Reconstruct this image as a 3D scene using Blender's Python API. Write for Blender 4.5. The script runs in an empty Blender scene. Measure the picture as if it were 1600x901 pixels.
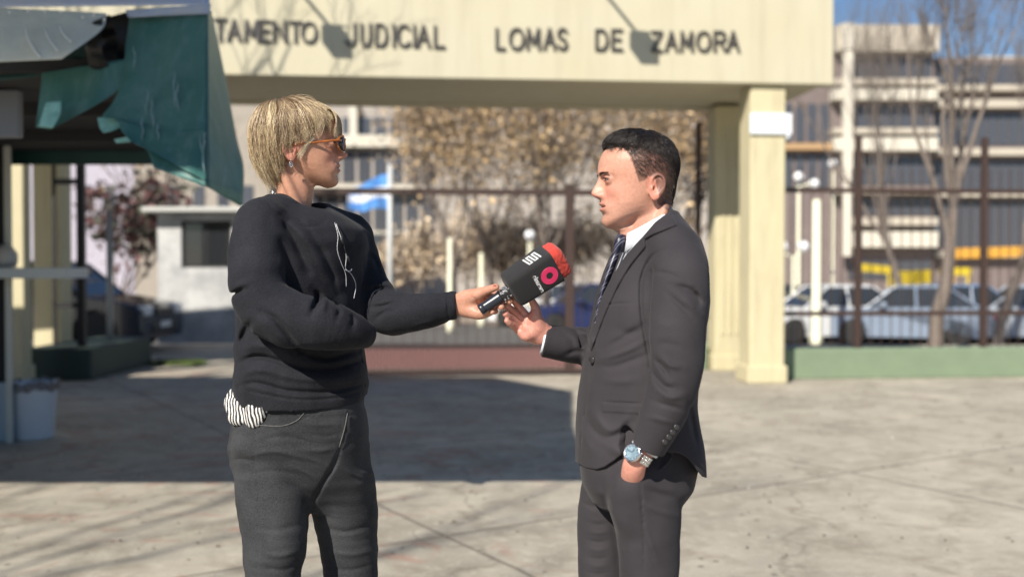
import bpy, bmesh, math, random
import numpy as np
from mathutils import Vector, Matrix
R = math.radians
S = bpy.context.scene
COL = S.collection
# ------------------------------------------------------------------ camera, sky, sun, exposure
CAMZ, PITCH, FPX = 1.42, R(1.09), 1600.0
cam_d = bpy.data.cameras.new('camera'); cam = bpy.data.objects.new('camera', cam_d); COL.objects.link(cam)
cam.location = (0, 0, CAMZ); cam.rotation_euler = (R(90) - PITCH, 0, 0)
cam_d.sensor_width = 36; cam_d.lens = 36; cam_d.clip_start = 0.05; cam_d.clip_end = 2000
cam_d.dof.use_dof = True; cam_d.dof.focus_distance = 2.5; cam_d.dof.aperture_fstop = 2.0
S.camera = cam
W = bpy.data.worlds.new('World'); S.world = W; W.use_nodes = True
SUN_EL, SUN_AZ = R(37), R(30)          # azimuth: left of straight behind the camera
_n = W.node_tree.nodes; _l = W.node_tree.links
_sky = _n.new('ShaderNodeTexSky'); _sky.sky_type = 'NISHITA'; _sky.sun_disc = False
_sky.sun_elevation = SUN_EL; _sky.sun_rotation = R(210); _sky.air_density = 1.0; _sky.dust_density = 0.3; _sky.ozone_density = 5.5
_n['Background'].inputs[1].default_value = 0.07
_l.new(_sky.outputs[0], _n['Background'].inputs[0])
sun_d = bpy.data.lights.new('sun', 'SUN'); sun = bpy.data.objects.new('sun', sun_d); COL.objects.link(sun)
sun_d.energy = 5.0; sun_d.angle = R(0.53); sun_d.color = (1.0, 0.93, 0.82)
_dir = Vector((math.sin(SUN_AZ) * math.cos(SUN_EL), math.cos(SUN_AZ) * math.cos(SUN_EL), -math.sin(SUN_EL)))
sun.rotation_euler = _dir.to_track_quat('-Z', 'Y').to_euler(); sun.location = (-10, -15, 20)
S.view_settings.view_transform = 'Standard'; S.view_settings.look = 'None'
S.view_settings.exposure = 0.48; S.view_settings.gamma = 1.0; S.view_settings.use_curve_mapping = False
S.render.engine = 'CYCLES'
S.cycles.max_bounces = 6; S.cycles.use_denoising = True

# ------------------------------------------------------------------ helpers
def P(px, py, Y):
    """point at depth Y seen at photo pixel (px, py) of 1600x901"""
    u = (px - 800) / FPX; v = (450.5 - py) / FPX
    t = Y / (math.cos(PITCH) + v * math.sin(PITCH))
    return np.array([t * u, Y, CAMZ + t * (-math.sin(PITCH) + v * math.cos(PITCH))])

def project(x, y, z):
    zz = z - CAMZ
    f = y * math.cos(PITCH) - zz * math.sin(PITCH)
    up = y * math.sin(PITCH) + zz * math.cos(PITCH)
    return 800 + FPX * x / f, 450.5 - FPX * up / f

def new_mat(name, col=(.5, .5, .5), rough=.6, metal=0.0, noise=None, bump=None, sheen=0, spec=None, coat=0, trans=0, attr=None, sss=0):
    """noise = (scale, amount, dark colour); bump = (scale, strength, distance)"""
    m = bpy.data.materials.new(name); m.use_nodes = True
    nt = m.node_tree; b = nt.nodes['Principled BSDF']
    b.inputs['Base Color'].default_value = (*col, 1); b.inputs['Roughness'].default_value = rough
    b.inputs['Metallic'].default_value = metal
    if sheen: b.inputs['Sheen Weight'].default_value = sheen; b.inputs['Sheen Roughness'].default_value = .5
    if spec is not None: b.inputs['Specular IOR Level'].default_value = spec
    if coat: b.inputs['Coat Weight'].default_value = coat; b.inputs['Coat Roughness'].default_value = .08
    if trans: b.inputs['Transmission Weight'].default_value = trans
    if sss:
        b.inputs['Subsurface Weight'].default_value = sss; b.inputs['Subsurface Radius'].default_value = (1, .35, .18)
        b.inputs['Subsurface Scale'].default_value = .006
    tc = nt.nodes.new('ShaderNodeTexCoord')
    src = None
    if attr:
        a = nt.nodes.new('ShaderNodeAttribute'); a.attribute_name = attr; src = a.outputs['Color']
        nt.links.new(src, b.inputs['Base Color'])
    if noise:
        sc, amt, dark = noise
        t = nt.nodes.new('ShaderNodeTexNoise'); t.inputs['Scale'].default_value = sc; t.inputs['Detail'].default_value = 8
        t.inputs['Roughness'].default_value = .65
        nt.links.new(tc.outputs['Object'], t.inputs['Vector'])
        r = nt.nodes.new('ShaderNodeMapRange'); r.inputs[1].default_value = .35; r.inputs[2].default_value = .68
        r.inputs[3].default_value = 0; r.inputs[4].default_value = amt
        nt.links.new(t.outputs['Fac'], r.inputs[0])
        mx = nt.nodes.new('ShaderNodeMix'); mx.data_type = 'RGBA'
        nt.links.new(r.outputs[0], mx.inputs['Factor'])
        if src: nt.links.new(src, mx.inputs['A'])
        else: mx.inputs['A'].default_value = (*col, 1)
        mx.inputs['B'].default_value = (*dark, 1)
        nt.links.new(mx.outputs['Result'], b.inputs['Base Color'])
    if bump:
        sc, st, di = bump
        t = nt.nodes.new('ShaderNodeTexNoise'); t.inputs['Scale'].default_value = sc; t.inputs['Detail'].default_value = 6
        nt.links.new(tc.outputs['Object'], t.inputs['Vector'])
        bp = nt.nodes.new('ShaderNodeBump'); bp.inputs['Strength'].default_value = st; bp.inputs['Distance'].default_value = di
        nt.links.new(t.outputs['Fac'], bp.inputs['Height']); nt.links.new(bp.outputs[0], b.inputs['Normal'])
    return m

def add_streaks(m, amt, dark, scale=(3, 3, .25), sc=2.0):
    """rain streaks and patches in the paint itself"""
    nt = m.node_tree; b = nt.nodes['Principled BSDF']; src = b.inputs['Base Color'].links[0].from_socket
    tc = nt.nodes.new('ShaderNodeTexCoord'); mp = nt.nodes.new('ShaderNodeMapping'); mp.inputs['Scale'].default_value = scale
    t = nt.nodes.new('ShaderNodeTexNoise'); t.inputs['Scale'].default_value = sc; t.inputs['Detail'].default_value = 7; t.inputs['Roughness'].default_value = .7
    r = nt.nodes.new('ShaderNodeMapRange'); r.inputs[1].default_value = .48; r.inputs[2].default_value = .72; r.inputs[4].default_value = amt
    mx = nt.nodes.new('ShaderNodeMix'); mx.data_type = 'RGBA'; mx.inputs['B'].default_value = (*dark, 1)
    L = nt.links.new; L(tc.outputs['Object'], mp.inputs[0]); L(mp.outputs[0], t.inputs['Vector']); L(t.outputs['Fac'], r.inputs[0]); L(r.outputs[0], mx.inputs['Factor']); L(src, mx.inputs['A']); L(mx.outputs['Result'], b.inputs['Base Color'])
    return m
def tag(o, label=None, cat=None, group=None, kind=None):
    if label: o['label'] = label
    if cat: o['category'] = cat
    if group: o['group'] = group
    if kind: o['kind'] = kind
    return o
def empty(name, loc, label, cat, group=None, rz=0):
    o = bpy.data.objects.new(name, None); COL.objects.link(o); o.location = loc; o.rotation_euler = (0, 0, rz)
    o.empty_display_size = .1
    return tag(o, label, cat, group)
def link_mesh(name, verts, faces, mat, parent=None, smooth=True, cols=None, world=True):
    """verts in world coordinates; the parent's inverse is applied when world is True"""
    me = bpy.data.meshes.new(name)
    v = np.asarray(verts, dtype=np.float32)
    if isinstance(faces, np.ndarray):
        nf, k = faces.shape
        me.vertices.add(len(v)); me.vertices.foreach_set('co', v.ravel())
        me.loops.add(nf * k); me.loops.foreach_set('vertex_index', faces.astype(np.int32).ravel())
        me.polygons.add(nf); me.polygons.foreach_set('loop_start', np.arange(0, nf * k, k, dtype=np.int32))
        me.polygons.foreach_set('loop_total', np.full(nf, k, dtype=np.int32))
        me.update(calc_edges=True)
    else:
        me.from_pydata(v.tolist(), [], faces); me.update()
    if smooth: me.polygons.foreach_set('use_smooth', [True] * len(me.polygons))
    if cols is not None:
        a = me.color_attributes.new('Col', 'FLOAT_COLOR', 'POINT')
        c = np.ones((len(v), 4), dtype=np.float32); c[:, :3] = cols
        a.data.foreach_set('color', c.ravel())
    if mat: me.materials.append(mat)
    me.validate()
    o = bpy.data.objects.new(name, me); COL.objects.link(o)
    if parent:
        o.parent = parent
        if world: o.matrix_parent_inverse = world_matrix(parent).inverted()
    return o
def world_matrix(o):
    M = Matrix.LocRotScale(o.location, o.rotation_euler, o.scale)
    if o.parent: M = world_matrix(o.parent) @ o.matrix_parent_inverse @ M
    return M

class MB:
    """collects simple solids and links them as one mesh"""
    def __init__(s, xf=None): s.v = []; s.f = []; s.xf = xf
    def add(s, vs, fs):
        n = len(s.v)
        for p in vs:
            p = Vector(p)
            s.v.append(tuple(s.xf @ p) if s.xf is not None else tuple(p))
        s.f += [tuple(i + n for i in f) for f in fs]; return s
    def box(s, a, b, bev=0.0):
        x0, y0, z0 = [min(a[i], b[i]) for i in range(3)]; x1, y1, z1 = [max(a[i], b[i]) for i in range(3)]
        if bev <= 0:
            vs = [(x0,y0,z0),(x1,y0,z0),(x1,y1,z0),(x0,y1,z0),(x0,y0,z1),(x1,y0,z1),(x1,y1,z1),(x0,y1,z1)]
            fs = [(0,3,2,1),(4,5,6,7),(0,1,5,4),(1,2,6,5),(2,3,7,6),(3,0,4,7)]
            return s.add(vs, fs)
        bm = bmesh.new(); bmesh.ops.create_cube(bm, size=1)
        for v in bm.verts: v.co = Vector(((v.co.x + .5) * (x1 - x0) + x0, (v.co.y + .5) * (y1 - y0) + y0, (v.co.z + .5) * (z1 - z0) + z0))
        bmesh.ops.bevel(bm, geom=bm.edges[:], offset=bev, segments=2, affect='EDGES', profile=.5)
        bm.verts.index_update()
        s.add([v.co[:] for v in bm.verts], [tuple(v.index for v in f.verts) for f in bm.faces]); bm.free(); return s
    def tube(s, pts, rad, n=8, cap=True):
        pts = [Vector(p) for p in pts]
        if not hasattr(rad, '__len__'): rad = [rad] * len(pts)
        vs = []; fs = []; up = None
        for i, p in enumerate(pts):
            t = (pts[min(i + 1, len(pts) - 1)] - pts[max(i - 1, 0)]).normalized()
            if up is None:
                up = Vector((0, 0, 1)) if abs(t.z) < .9 else Vector((1, 0, 0))
            a = t.cross(up).normalized(); b = a.cross(t).normalized(); up = b
            for k in range(n):
                an = 2 * math.pi * k / n
                vs.append(p + (a * math.cos(an) + b * math.sin(an)) * rad[i])
        for i in range(len(pts) - 1):
            for k in range(n):
                k2 = (k + 1) % n
                fs.append((i * n + k, i * n + k2, (i + 1) * n + k2, (i + 1) * n + k))
        if cap:
            fs.append(tuple(range(n))[::-1]); fs.append(tuple((len(pts) - 1) * n + k for k in range(n)))
        return s.add(vs, fs)
    def prism(s, poly, y0, y1):
        """poly in x,z; extruded along y"""
        n = len(poly)
        vs = [(p[0], y0, p[1]) for p in poly] + [(p[0], y1, p[1]) for p in poly]
        fs = [tuple(range(n)), tuple(range(2 * n - 1, n - 1, -1))] + [((i + 1) % n, i, n + i, n + (i + 1) % n) for i in range(n)]
        return s.add(vs, fs)
    def lathe(s, prof, c=(0, 0, 0), n=20):
        vs = []; fs = []
        for r, z in prof:
            for k in range(n):
                a = 2 * math.pi * k / n
                vs.append((c[0] + r * math.cos(a), c[1] + r * math.sin(a), c[2] + z))
        for i in range(len(prof) - 1):
            for k in range(n):
                k2 = (k + 1) % n
                fs.append((i * n + k, i * n + k2, (i + 1) * n + k2, (i + 1) * n + k))
        fs.append(tuple(range(n))[::-1]); fs.append(tuple((len(prof) - 1) * n + k for k in range(n)))
        return s.add(vs, fs)
    def build(s, name, mat, parent=None, smooth=False, world=True, recalc=True):
        o = link_mesh(name, s.v, s.f, mat, parent, smooth, world=world)
        if recalc:
            bm = bmesh.new(); bm.from_mesh(o.data); bmesh.ops.recalc_face_normals(bm, faces=bm.faces); bm.to_mesh(o.data); bm.free()
        return o
def copy_tree(o, parent=None, loc=None, rz=None):
    c = o.copy(); COL.objects.link(c); c.parent = parent
    if loc is not None: c.location = loc
    if rz is not None: c.rotation_euler = (0, 0, rz)
    for ch in list(o.children):
        copy_tree(ch, c)
    return c

# ------------------------------------------------------------------ implicit surfaces: smooth blends of tapered limbs, meshed on a grid
def catmull(pts, n):
    pts = np.array(pts, float); out = []
    q = np.vstack([2 * pts[0] - pts[1], pts, 2 * pts[-1] - pts[-2]])
    for i in range(1, len(q) - 2):
        for t in np.linspace(0, 1, n, endpoint=False):
            a, b, c, d = q[i - 1], q[i], q[i + 1], q[i + 2]
            out.append(.5 * (2 * b + (c - a) * t + (2 * a - 5 * b + 4 * c - d) * t * t + (3 * b - a - 3 * c + d) * t ** 3))
    out.append(pts[-1]); return np.array(out)
def sstep(a, b, x):
    t = np.clip((x - a) / (b - a), 0, 1); return t * t * (3 - 2 * t)
def seg_dist2(px, py, pts):
    d = np.full(px.shape, 1e9, dtype=np.float32); side = np.zeros(px.shape, dtype=np.float32)
    for (x0, y0), (x1, y1) in zip(pts[:-1], pts[1:]):
        dx, dy = x1 - x0, y1 - y0; L = dx * dx + dy * dy + 1e-9
        t = np.clip(((px - x0) * dx + (py - y0) * dy) / L, 0, 1)
        e = np.hypot(px - x0 - t * dx, py - y0 - t * dy)
        m = e < d
        side = np.where(m, np.sign(dx * (py - y0) - dy * (px - x0)), side); d = np.where(m, e, d)
    return d, side
def in_poly(px, py, poly):
    ins = np.zeros(px.shape, bool); n = len(poly)
    for i in range(n):
        x0, y0 = poly[i]; x1, y1 = poly[(i + 1) % n]
        if y0 == y1: continue
        c = ((y0 > py) != (y1 > py)) & (px < (x1 - x0) * (py - y0) / (y1 - y0) + x0)
        ins ^= c
    return ins

class Field:
    def __init__(s, lo, hi, h):
        s.lo = np.array(lo, float); s.h = h
        s.n = np.ceil((np.array(hi) - s.lo) / h).astype(int) + 1
        s.ax = [(s.lo[i] + h * np.arange(s.n[i])).astype(np.float32) for i in range(3)]
        s.F = np.full(s.n, 1.0, dtype=np.float32)
    def sl(s, lo, hi, m):
        r = []
        for i in range(3):
            a = int(max(0, math.floor((lo[i] - m - s.lo[i]) / s.h))); b = int(min(s.n[i], math.ceil((hi[i] + m - s.lo[i]) / s.h) + 1))
            if b <= a: return None
            r.append(slice(a, b))
        return tuple(r)
    def grid(s, sl):
        return s.ax[0][sl[0]][:, None, None], s.ax[1][sl[1]][None, :, None], s.ax[2][sl[2]][None, None, :]
    def put(s, sl, d, k, op='add'):
        F = s.F[sl]
        if op == 'add':
            if k > 0:
                h = np.maximum(k - np.abs(F - d), 0) / k; s.F[sl] = np.minimum(F, d) - h * h * k * .25
            else: s.F[sl] = np.minimum(F, d)
        else:
            d = -d
            h = np.maximum(k - np.abs(F - d), 0) / max(k, 1e-6); s.F[sl] = np.maximum(F, d) + h * h * k * .25
    def chain(s, pts, rad, k=.01, n=5, op='add', flat=None):
        """tapered limb through pts; flat=(normal, factor) squashes it"""
        pr = catmull([list(p) + [r] for p, r in zip(pts, rad)], n) if len(pts) > 2 else np.array([list(p) + [r] for p, r in zip(pts, rad)])
        p = pr[:, :3]; r = np.maximum(pr[:, 3], 1e-4); m = r.max() + k + 3 * s.h
        if flat: m = m + r.max() * .6
        sl = s.sl(p.min(0), p.max(0), m)
        if sl is None: return s
        gx, gy, gz = s.grid(sl); D = np.full([q.stop - q.start for q in sl], 1.0, dtype=np.float32)
        if flat: nv = np.array(flat[0], float); nv /= np.linalg.norm(nv); fk = 1 / flat[1] - 1
        for i in range(len(p) - 1):
            mm = max(r[i], r[i + 1]) * (1.6 if flat else 1) + k + 3 * s.h
            sub = s.sl(np.minimum(p[i], p[i + 1]), np.maximum(p[i], p[i + 1]), mm)
            if sub is None: continue
            sub = tuple(slice(max(a.start, b.start), min(a.stop, b.stop)) for a, b in zip(sub, sl))
            if any(a.stop <= a.start for a in sub): continue
            x, y, z = s.grid(sub)
            ax, ay, az = (x - p[i][0]), (y - p[i][1]), (z - p[i][2]); bv = p[i + 1] - p[i]
            if flat:
                q = (ax * nv[0] + ay * nv[1] + az * nv[2]) * fk
                ax = ax + q * nv[0]; ay = ay + q * nv[1]; az = az + q * nv[2]
                bv = bv + nv * (bv @ nv) * fk
            t = np.clip((ax * bv[0] + ay * bv[1] + az * bv[2]) / (bv @ bv + 1e-12), 0, 1)
            e = np.sqrt((ax - t * bv[0]) ** 2 + (ay - t * bv[1]) ** 2 + (az - t * bv[2]) ** 2) - (r[i] + t * (r[i + 1] - r[i]))
            if flat: e = e * max(flat[1], .5)
            loc = tuple(slice(a.start - b.start, a.stop - b.start) for a, b in zip(sub, sl))
            D[loc] = np.minimum(D[loc], e)
        s.put(sl, D, k, op); return s
    def ell(s, c, r, k=.01, op='add', M=None):
        m = max(r) + k + 3 * s.h; c = np.array(c, float)
        sl = s.sl(c, c, m)
        if sl is None: return s
        x, y, z = s.grid(sl); x = x - c[0]; y = y - c[1]; z = z - c[2]
        if M is not None:
            M = np.array(M); x, y, z = (M[0][0]*x+M[1][0]*y+M[2][0]*z, M[0][1]*x+M[1][1]*y+M[2][1]*z, M[0][2]*x+M[1][2]*y+M[2][2]*z)
        q = np.sqrt((x / r[0]) ** 2 + (y / r[1]) ** 2 + (z / r[2]) ** 2)
        g = np.sqrt((x / r[0] ** 2) ** 2 + (y / r[1] ** 2) ** 2 + (z / r[2] ** 2) ** 2) + 1e-6
        d = np.where(q < .5, (q - 1) * min(r), q * (q - 1) / g)
        s.put(sl, d.astype(np.float32), k, op); return s
    def loft(s, rows, Y0, k=.01, op='add', n=2.2, zcut=True):
        """rows: (py, px_left, px_right, half depth, centre Y, rho): body silhouette by photo rows"""
        rows = sorted(rows, key=lambda r: -r[0])
        zz, xl, xr, hy, yc, rho = [], [], [], [], [], []
        for py, a, b, h_, c, ro in rows:
            A = P(a, py, c); B = P(b, py, c); zz.append(A[2]); xl.append(A[0]); xr.append(B[0]); hy.append(h_); yc.append(c); rho.append(ro)
        fine = np.linspace(zz[0], zz[-1], 120); ker = np.hanning(9); ker /= ker.sum()
        def sm(v):
            w = np.interp(fine, zz, v); e = np.pad(w, 4, mode='reflect', reflect_type='odd'); return np.convolve(e, ker, 'valid')
        xl, xr, hy, yc, rho = [sm(v) for v in (xl, xr, hy, yc, rho)]
        sl = s.sl((xl.min(), (yc - hy).min(), zz[0]), (xr.max(), (yc + hy).max(), zz[-1]), k + .02)
        x, y, z = s.grid(sl); zf = z.ravel()
        g = lambda v: np.interp(zf, fine, v)[None, None, :].astype(np.float32)
        XL, XR, HY, YC, RO = g(xl), g(xr), g(hy), g(yc), g(rho)
        cx = (XL + XR) / 2; hx = (XR - XL) / 2
        u = (x - cx) / hx; v = (y - YC) / HY
        if np.abs(rho).max() > 0:
            # rotate into a skewed frame that keeps the silhouette in x
            v = (v - RO * u) / np.sqrt(1 - RO ** 2)
            q = (np.abs(u) ** n + np.abs(v) ** n) ** (1 / n)
        else: q = (np.abs(u) ** n + np.abs(v) ** n) ** (1 / n)
        d = (q - 1) * np.minimum(hx, HY) * .95
        if zcut:
            d = np.maximum(d, np.maximum(z - zz[-1], zz[0] - z))
        s.put(sl, d.astype(np.float32), k, op); return s
    def plane(s, p, nrm, rad=None, k=0.0):
        """cut away what lies on the +nrm side (within rad of p)"""
        p = np.array(p, float); nrm = np.array(nrm, float); nrm /= np.linalg.norm(nrm)
        sl = s.sl(p, p, rad) if rad else tuple(slice(0, m) for m in s.n)
        x, y, z = s.grid(sl)
        d = (x - p[0]) * nrm[0] + (y - p[1]) * nrm[1] + (z - p[2]) * nrm[2]
        if rad:
            e = np.sqrt((x - p[0]) ** 2 + (y - p[1]) ** 2 + (z - p[2]) ** 2) - rad
            d = np.minimum(d, -e)
        s.F[sl] = np.maximum(s.F[sl], d.astype(np.float32)); return s
    def band(s, w=.03):
        idx = np.nonzero(np.abs(s.F) < w); s.bi = idx
        s.bx, s.by, s.bz = s.ax[0][idx[0]], s.ax[1][idx[1]], s.ax[2][idx[2]]
        s.bF = s.F[idx].copy(); s.ppx, s.ppy = project(s.bx, s.by, s.bz)
        return s
    def fold(s, pts, r, amp, ymax=99, ymin=-99, edge=0, smooth=True):
        """raised (amp>0) or sunk (amp<0) line drawn over the photo; r in px, amp in m; edge: ridge on one side and groove on the other"""
        pts = np.array(pts, float)
        q = catmull(pts, 6) if (smooth and len(pts) > 2) else pts
        m = (s.by < ymax) & (s.by > ymin) & (s.ppx > q[:, 0].min() - 4 * r) & (s.ppx < q[:, 0].max() + 4 * r) & (s.ppy > q[:, 1].min() - 4 * r) & (s.ppy < q[:, 1].max() + 4 * r)
        if not m.any(): return s
        d, side = seg_dist2(s.ppx[m], s.ppy[m], q)
        # taper towards both ends
        e = np.minimum(np.hypot(s.ppx[m] - q[0][0], s.ppy[m] - q[0][1]), np.hypot(s.ppx[m] - q[-1][0], s.ppy[m] - q[-1][1]))
        L = np.hypot(*(q[-1] - q[0])) + 1e-6
        tp = .25 + .75 * sstep(0, min(.4 * L, 40), e)
        g = np.exp(-(d / r) ** 2)
        if edge:
            g2 = np.exp(-((d * side * np.sign(edge) - r * 1.1) / (r * 1.2)) ** 2)
            s.bF[m] += (amp * g * -1 - abs(edge) * g2) * tp * (1 if True else 0)
        else: s.bF[m] -= amp * g * tp
        return s
    def plate(s, poly, amp, ymax=99, ymin=-99, w=1.2):
        m = (s.by < ymax) & (s.by > ymin); p = np.array(poly, float)
        m &= (s.ppx > p[:, 0].min() - 6) & (s.ppx < p[:, 0].max() + 6) & (s.ppy > p[:, 1].min() - 6) & (s.ppy < p[:, 1].max() + 6)
        d, _ = seg_dist2(s.ppx[m], s.ppy[m], list(map(tuple, p)) + [tuple(p[0])])
        d = np.where(in_poly(s.ppx[m], s.ppy[m], poly), d, -d)
        s.bF[m] -= amp * sstep(-w, w, d); return s
    def ripple(s, seed, scale, amp, aniso=(1, 1, 1)):
        rng = np.random.RandomState(seed); v = 0
        wx = s.bx * aniso[0]; wy = s.by * aniso[1]; wz = s.bz * aniso[2]
        for o in range(9):
            k = rng.normal(size=3); k /= np.linalg.norm(k); f = scale * (0.6 + 1.6 * rng.rand()); ph = rng.rand() * 6.28
            w2 = np.sin((wy + wz) * scale * .7 + o) * .9
            v = v + np.sin((wx * k[0] + wy * k[1] + wz * k[2]) * f + ph + w2) / 9 * 2
        s.bF -= amp * v; return s
    def done(s): s.F[s.bi] = s.bF; return s
    def nets(s):
        F = s.F; nx, ny, nz = F.shape; I = F < 0
        cnt = np.zeros((nx - 1, ny - 1, nz - 1), np.int8)
        for a in (0, 1):
            for b in (0, 1):
                for c in (0, 1): cnt += I[a:nx - 1 + a, b:ny - 1 + b, c:nz - 1 + c]
        act = np.nonzero((cnt > 0) & (cnt < 8)); ids = np.full(cnt.shape, -1, np.int32); N = len(act[0]); ids[act] = np.arange(N)
        base = np.stack(act, 1); acc = np.zeros((N, 3)); num = np.zeros(N)
        cs = [(a, b, c) for a in (0, 1) for b in (0, 1) for c in (0, 1)]
        for ca in cs:
            for d in range(3):
                if ca[d] == 1: continue
                cb = list(ca); cb[d] = 1
                fa = F[base[:, 0] + ca[0], base[:, 1] + ca[1], base[:, 2] + ca[2]]; fb = F[base[:, 0] + cb[0], base[:, 1] + cb[1], base[:, 2] + cb[2]]
                m = (fa < 0) != (fb < 0); t = fa[m] / (fa[m] - fb[m])
                pos = np.tile(np.array(ca, float), (m.sum(), 1)); pos[:, d] = t
                acc[m] += pos; num[m] += 1
        v = (base + acc / num[:, None]) * s.h + s.lo
        fs = []
        for d in range(3):
            e = [0, 1, 2]; e.remove(d); a, b = e
            lo = [slice(None)] * 3; hi = [slice(None)] * 3; lo[d] = slice(0, -1); hi[d] = slice(1, None)
            for q in (a, b): lo[q] = slice(1, -1); hi[q] = slice(1, -1)
            A = I[tuple(lo)]; B = I[tuple(hi)]; ch = np.nonzero(A != B); c = np.stack(ch, 1)
            c[:, a] += 1; c[:, b] += 1
            if len(c) == 0: continue
            def g(da, db):
                w = c.copy(); w[:, a] -= da; w[:, b] -= db; return ids[w[:, 0], w[:, 1], w[:, 2]]
            quad = np.stack([g(1, 1), g(0, 1), g(0, 0), g(1, 0)], 1)
            flip = ~A[ch] if d != 1 else A[ch]
            quad[flip] = quad[flip][:, ::-1]; fs.append(quad)
        f = np.vstack(fs); f = f[(f >= 0).all(1)]
        return v, f
def smooth_verts(v, f, it=2, w=.5):
    e = np.vstack([f[:, [0, 1]], f[:, [1, 2]], f[:, [2, 3]], f[:, [3, 0]]]); e = np.vstack([e, e[:, ::-1]])
    deg = np.bincount(e[:, 0], minlength=len(v))[:, None]
    for i in range(it):
        s_ = np.stack([np.bincount(e[:, 0], weights=v[e[:, 1], d], minlength=len(v)) for d in range(3)], 1) / np.maximum(deg, 1)
        v = v + w * (s_ - v)
    return v
# ================================================================== SETTING
# ---- ground
def ground_material():
    m = bpy.data.materials.new('plaza_concrete'); m.use_nodes = True; nt = m.node_tree; b = nt.nodes['Principled BSDF']; N = nt.nodes.new; L = nt.links.new
    b.inputs['Roughness'].default_value = .85; b.inputs['Specular IOR Level'].default_value = .3
    tc = N('ShaderNodeTexCoord')
    def noise(sc, det=8, ro=.6, dist=0, scale_vec=None):
        t = N('ShaderNodeTexNoise'); t.inputs['Scale'].default_value = sc; t.inputs['Detail'].default_value = det; t.inputs['Roughness'].default_value = ro; t.inputs['Distortion'].default_value = dist
        if scale_vec:
            mp = N('ShaderNodeMapping'); mp.inputs['Scale'].default_value = scale_vec; L(tc.outputs['Object'], mp.inputs[0]); L(mp.outputs[0], t.inputs['Vector'])
        else: L(tc.outputs['Object'], t.inputs['Vector'])
        return t.outputs['Fac']
    def ramp(src, lo, hi, a=0., c=1.):
        r = N('ShaderNodeMapRange'); r.inputs[1].default_value = lo; r.inputs[2].default_value = hi; r.inputs[3].default_value = a; r.inputs[4].default_value = c; L(src, r.inputs[0]); return r.outputs[0]
    def mix(f, A, B):
        x = N('ShaderNodeMix'); x.data_type = 'RGBA'; L(f, x.inputs['Factor'])
        for k, v in (('A', A), ('B', B)):
            if isinstance(v, tuple): x.inputs[k].default_value = (*v, 1)
            else: L(v, x.inputs[k])
        return x.outputs['Result']
    c = mix(ramp(noise(.55, 6), .38, .62), (.35, .32, .265), (.50, .455, .375))
    c = mix(ramp(noise(2.8, 10, .7, .6), .45, .66, 0, .8), c, (.27, .235, .185))
    c = mix(ramp(noise(9, 10, .75), .50, .70, 0, .65), c, (.58, .54, .45))
    c = mix(ramp(noise(60, 6, .7), .55, .75, 0, .5), c, (.10, .085, .07))
    # dark spots and chips
    v = N('ShaderNodeTexVoronoi'); v.inputs['Scale'].default_value = 5.5; v.inputs['Randomness'].default_value = 1; L(tc.outputs['Object'], v.inputs['Vector'])
    v2 = N('ShaderNodeTexVoronoi'); v2.inputs['Scale'].default_value = 22; L(tc.outputs['Object'], v2.inputs['Vector'])
    c = mix(ramp(v.outputs['Distance'], .07, .11, .75, 0), c, (.11, .10, .085))
    c = mix(ramp(v2.outputs['Distance'], .07, .12, .40, 0), c, (.11, .095, .08))
    # pale scraped paint marks, faint red paint
    c = mix(ramp(noise(1.6, 9, .8, 1.2, (1, .45, 1)), .64, .70, 0, .45), c, (.52, .50, .45))
    red = N('ShaderNodeMath'); red.operation = 'MULTIPLY'; L(ramp(noise(1.0, 4, .6, 2.2, (1.0, 1.6, 1)), .56, .64, 0, .42), red.inputs[0])
    sx = N('ShaderNodeSeparateXYZ'); L(tc.outputs['Object'], sx.inputs[0]); L(ramp(sx.outputs['X'], -.2, .6, 1, 0), red.inputs[1])
    c = mix(red.outputs[0], c, (.36, .15, .11))
    # expansion joints and cracks
    br = N('ShaderNodeTexBrick'); br.inputs['Scale'].default_value = 1; br.inputs['Mortar Size'].default_value = .014; br.inputs['Brick Width'].default_value = 3.2; br.inputs['Row Height'].default_value = 2.6; br.offset = 0
    mp = N('ShaderNodeMapping'); mp.inputs['Rotation'].default_value = (0, 0, R(-32)); mp.inputs['Location'].default_value = (.6, .4, 0)
    wn = N('ShaderNodeVectorMath'); wn.operation = 'ADD'; nn = N('ShaderNodeTexNoise'); nn.inputs['Scale'].default_value = 3; L(tc.outputs['Object'], nn.inputs['Vector'])
    sc = N('ShaderNodeVectorMath'); sc.operation = 'SCALE'; sc.inputs['Scale'].default_value = .035; L(nn.outputs['Color'], sc.inputs[0]); L(tc.outputs['Object'], wn.inputs[0]); L(sc.outputs[0], wn.inputs[1])
    L(wn.outputs[0], mp.inputs[0]); L(mp.outputs[0], br.inputs['Vector'])
    c = mix(ramp(br.outputs['Fac'], .3, .9, 0, .7), c, (.13, .11, .09))
    vc = N('ShaderNodeTexVoronoi'); vc.feature = 'DISTANCE_TO_EDGE'; vc.inputs['Scale'].default_value = .38; vc.inputs['Randomness'].default_value = 1
    wn2 = N('ShaderNodeVectorMath'); wn2.operation = 'ADD'; n3 = N('ShaderNodeTexNoise'); n3.inputs['Scale'].default_value = 1.7; n3.inputs['Detail'].default_value = 8; L(tc.outputs['Object'], n3.inputs['Vector'])
    s3 = N('ShaderNodeVectorMath'); s3.operation = 'SCALE'; s3.inputs['Scale'].default_value = 1.1; L(n3.outputs['Color'], s3.inputs[0]); L(tc.outputs['Object'], wn2.inputs[0]); L(s3.outputs[0], wn2.inputs[1]); L(wn2.outputs[0], vc.inputs['Vector'])
    c = mix(ramp(vc.outputs['Distance'], .003, .010, .42, 0), c, (.18, .155, .125))
    L(c, b.inputs['Base Color'])
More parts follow.
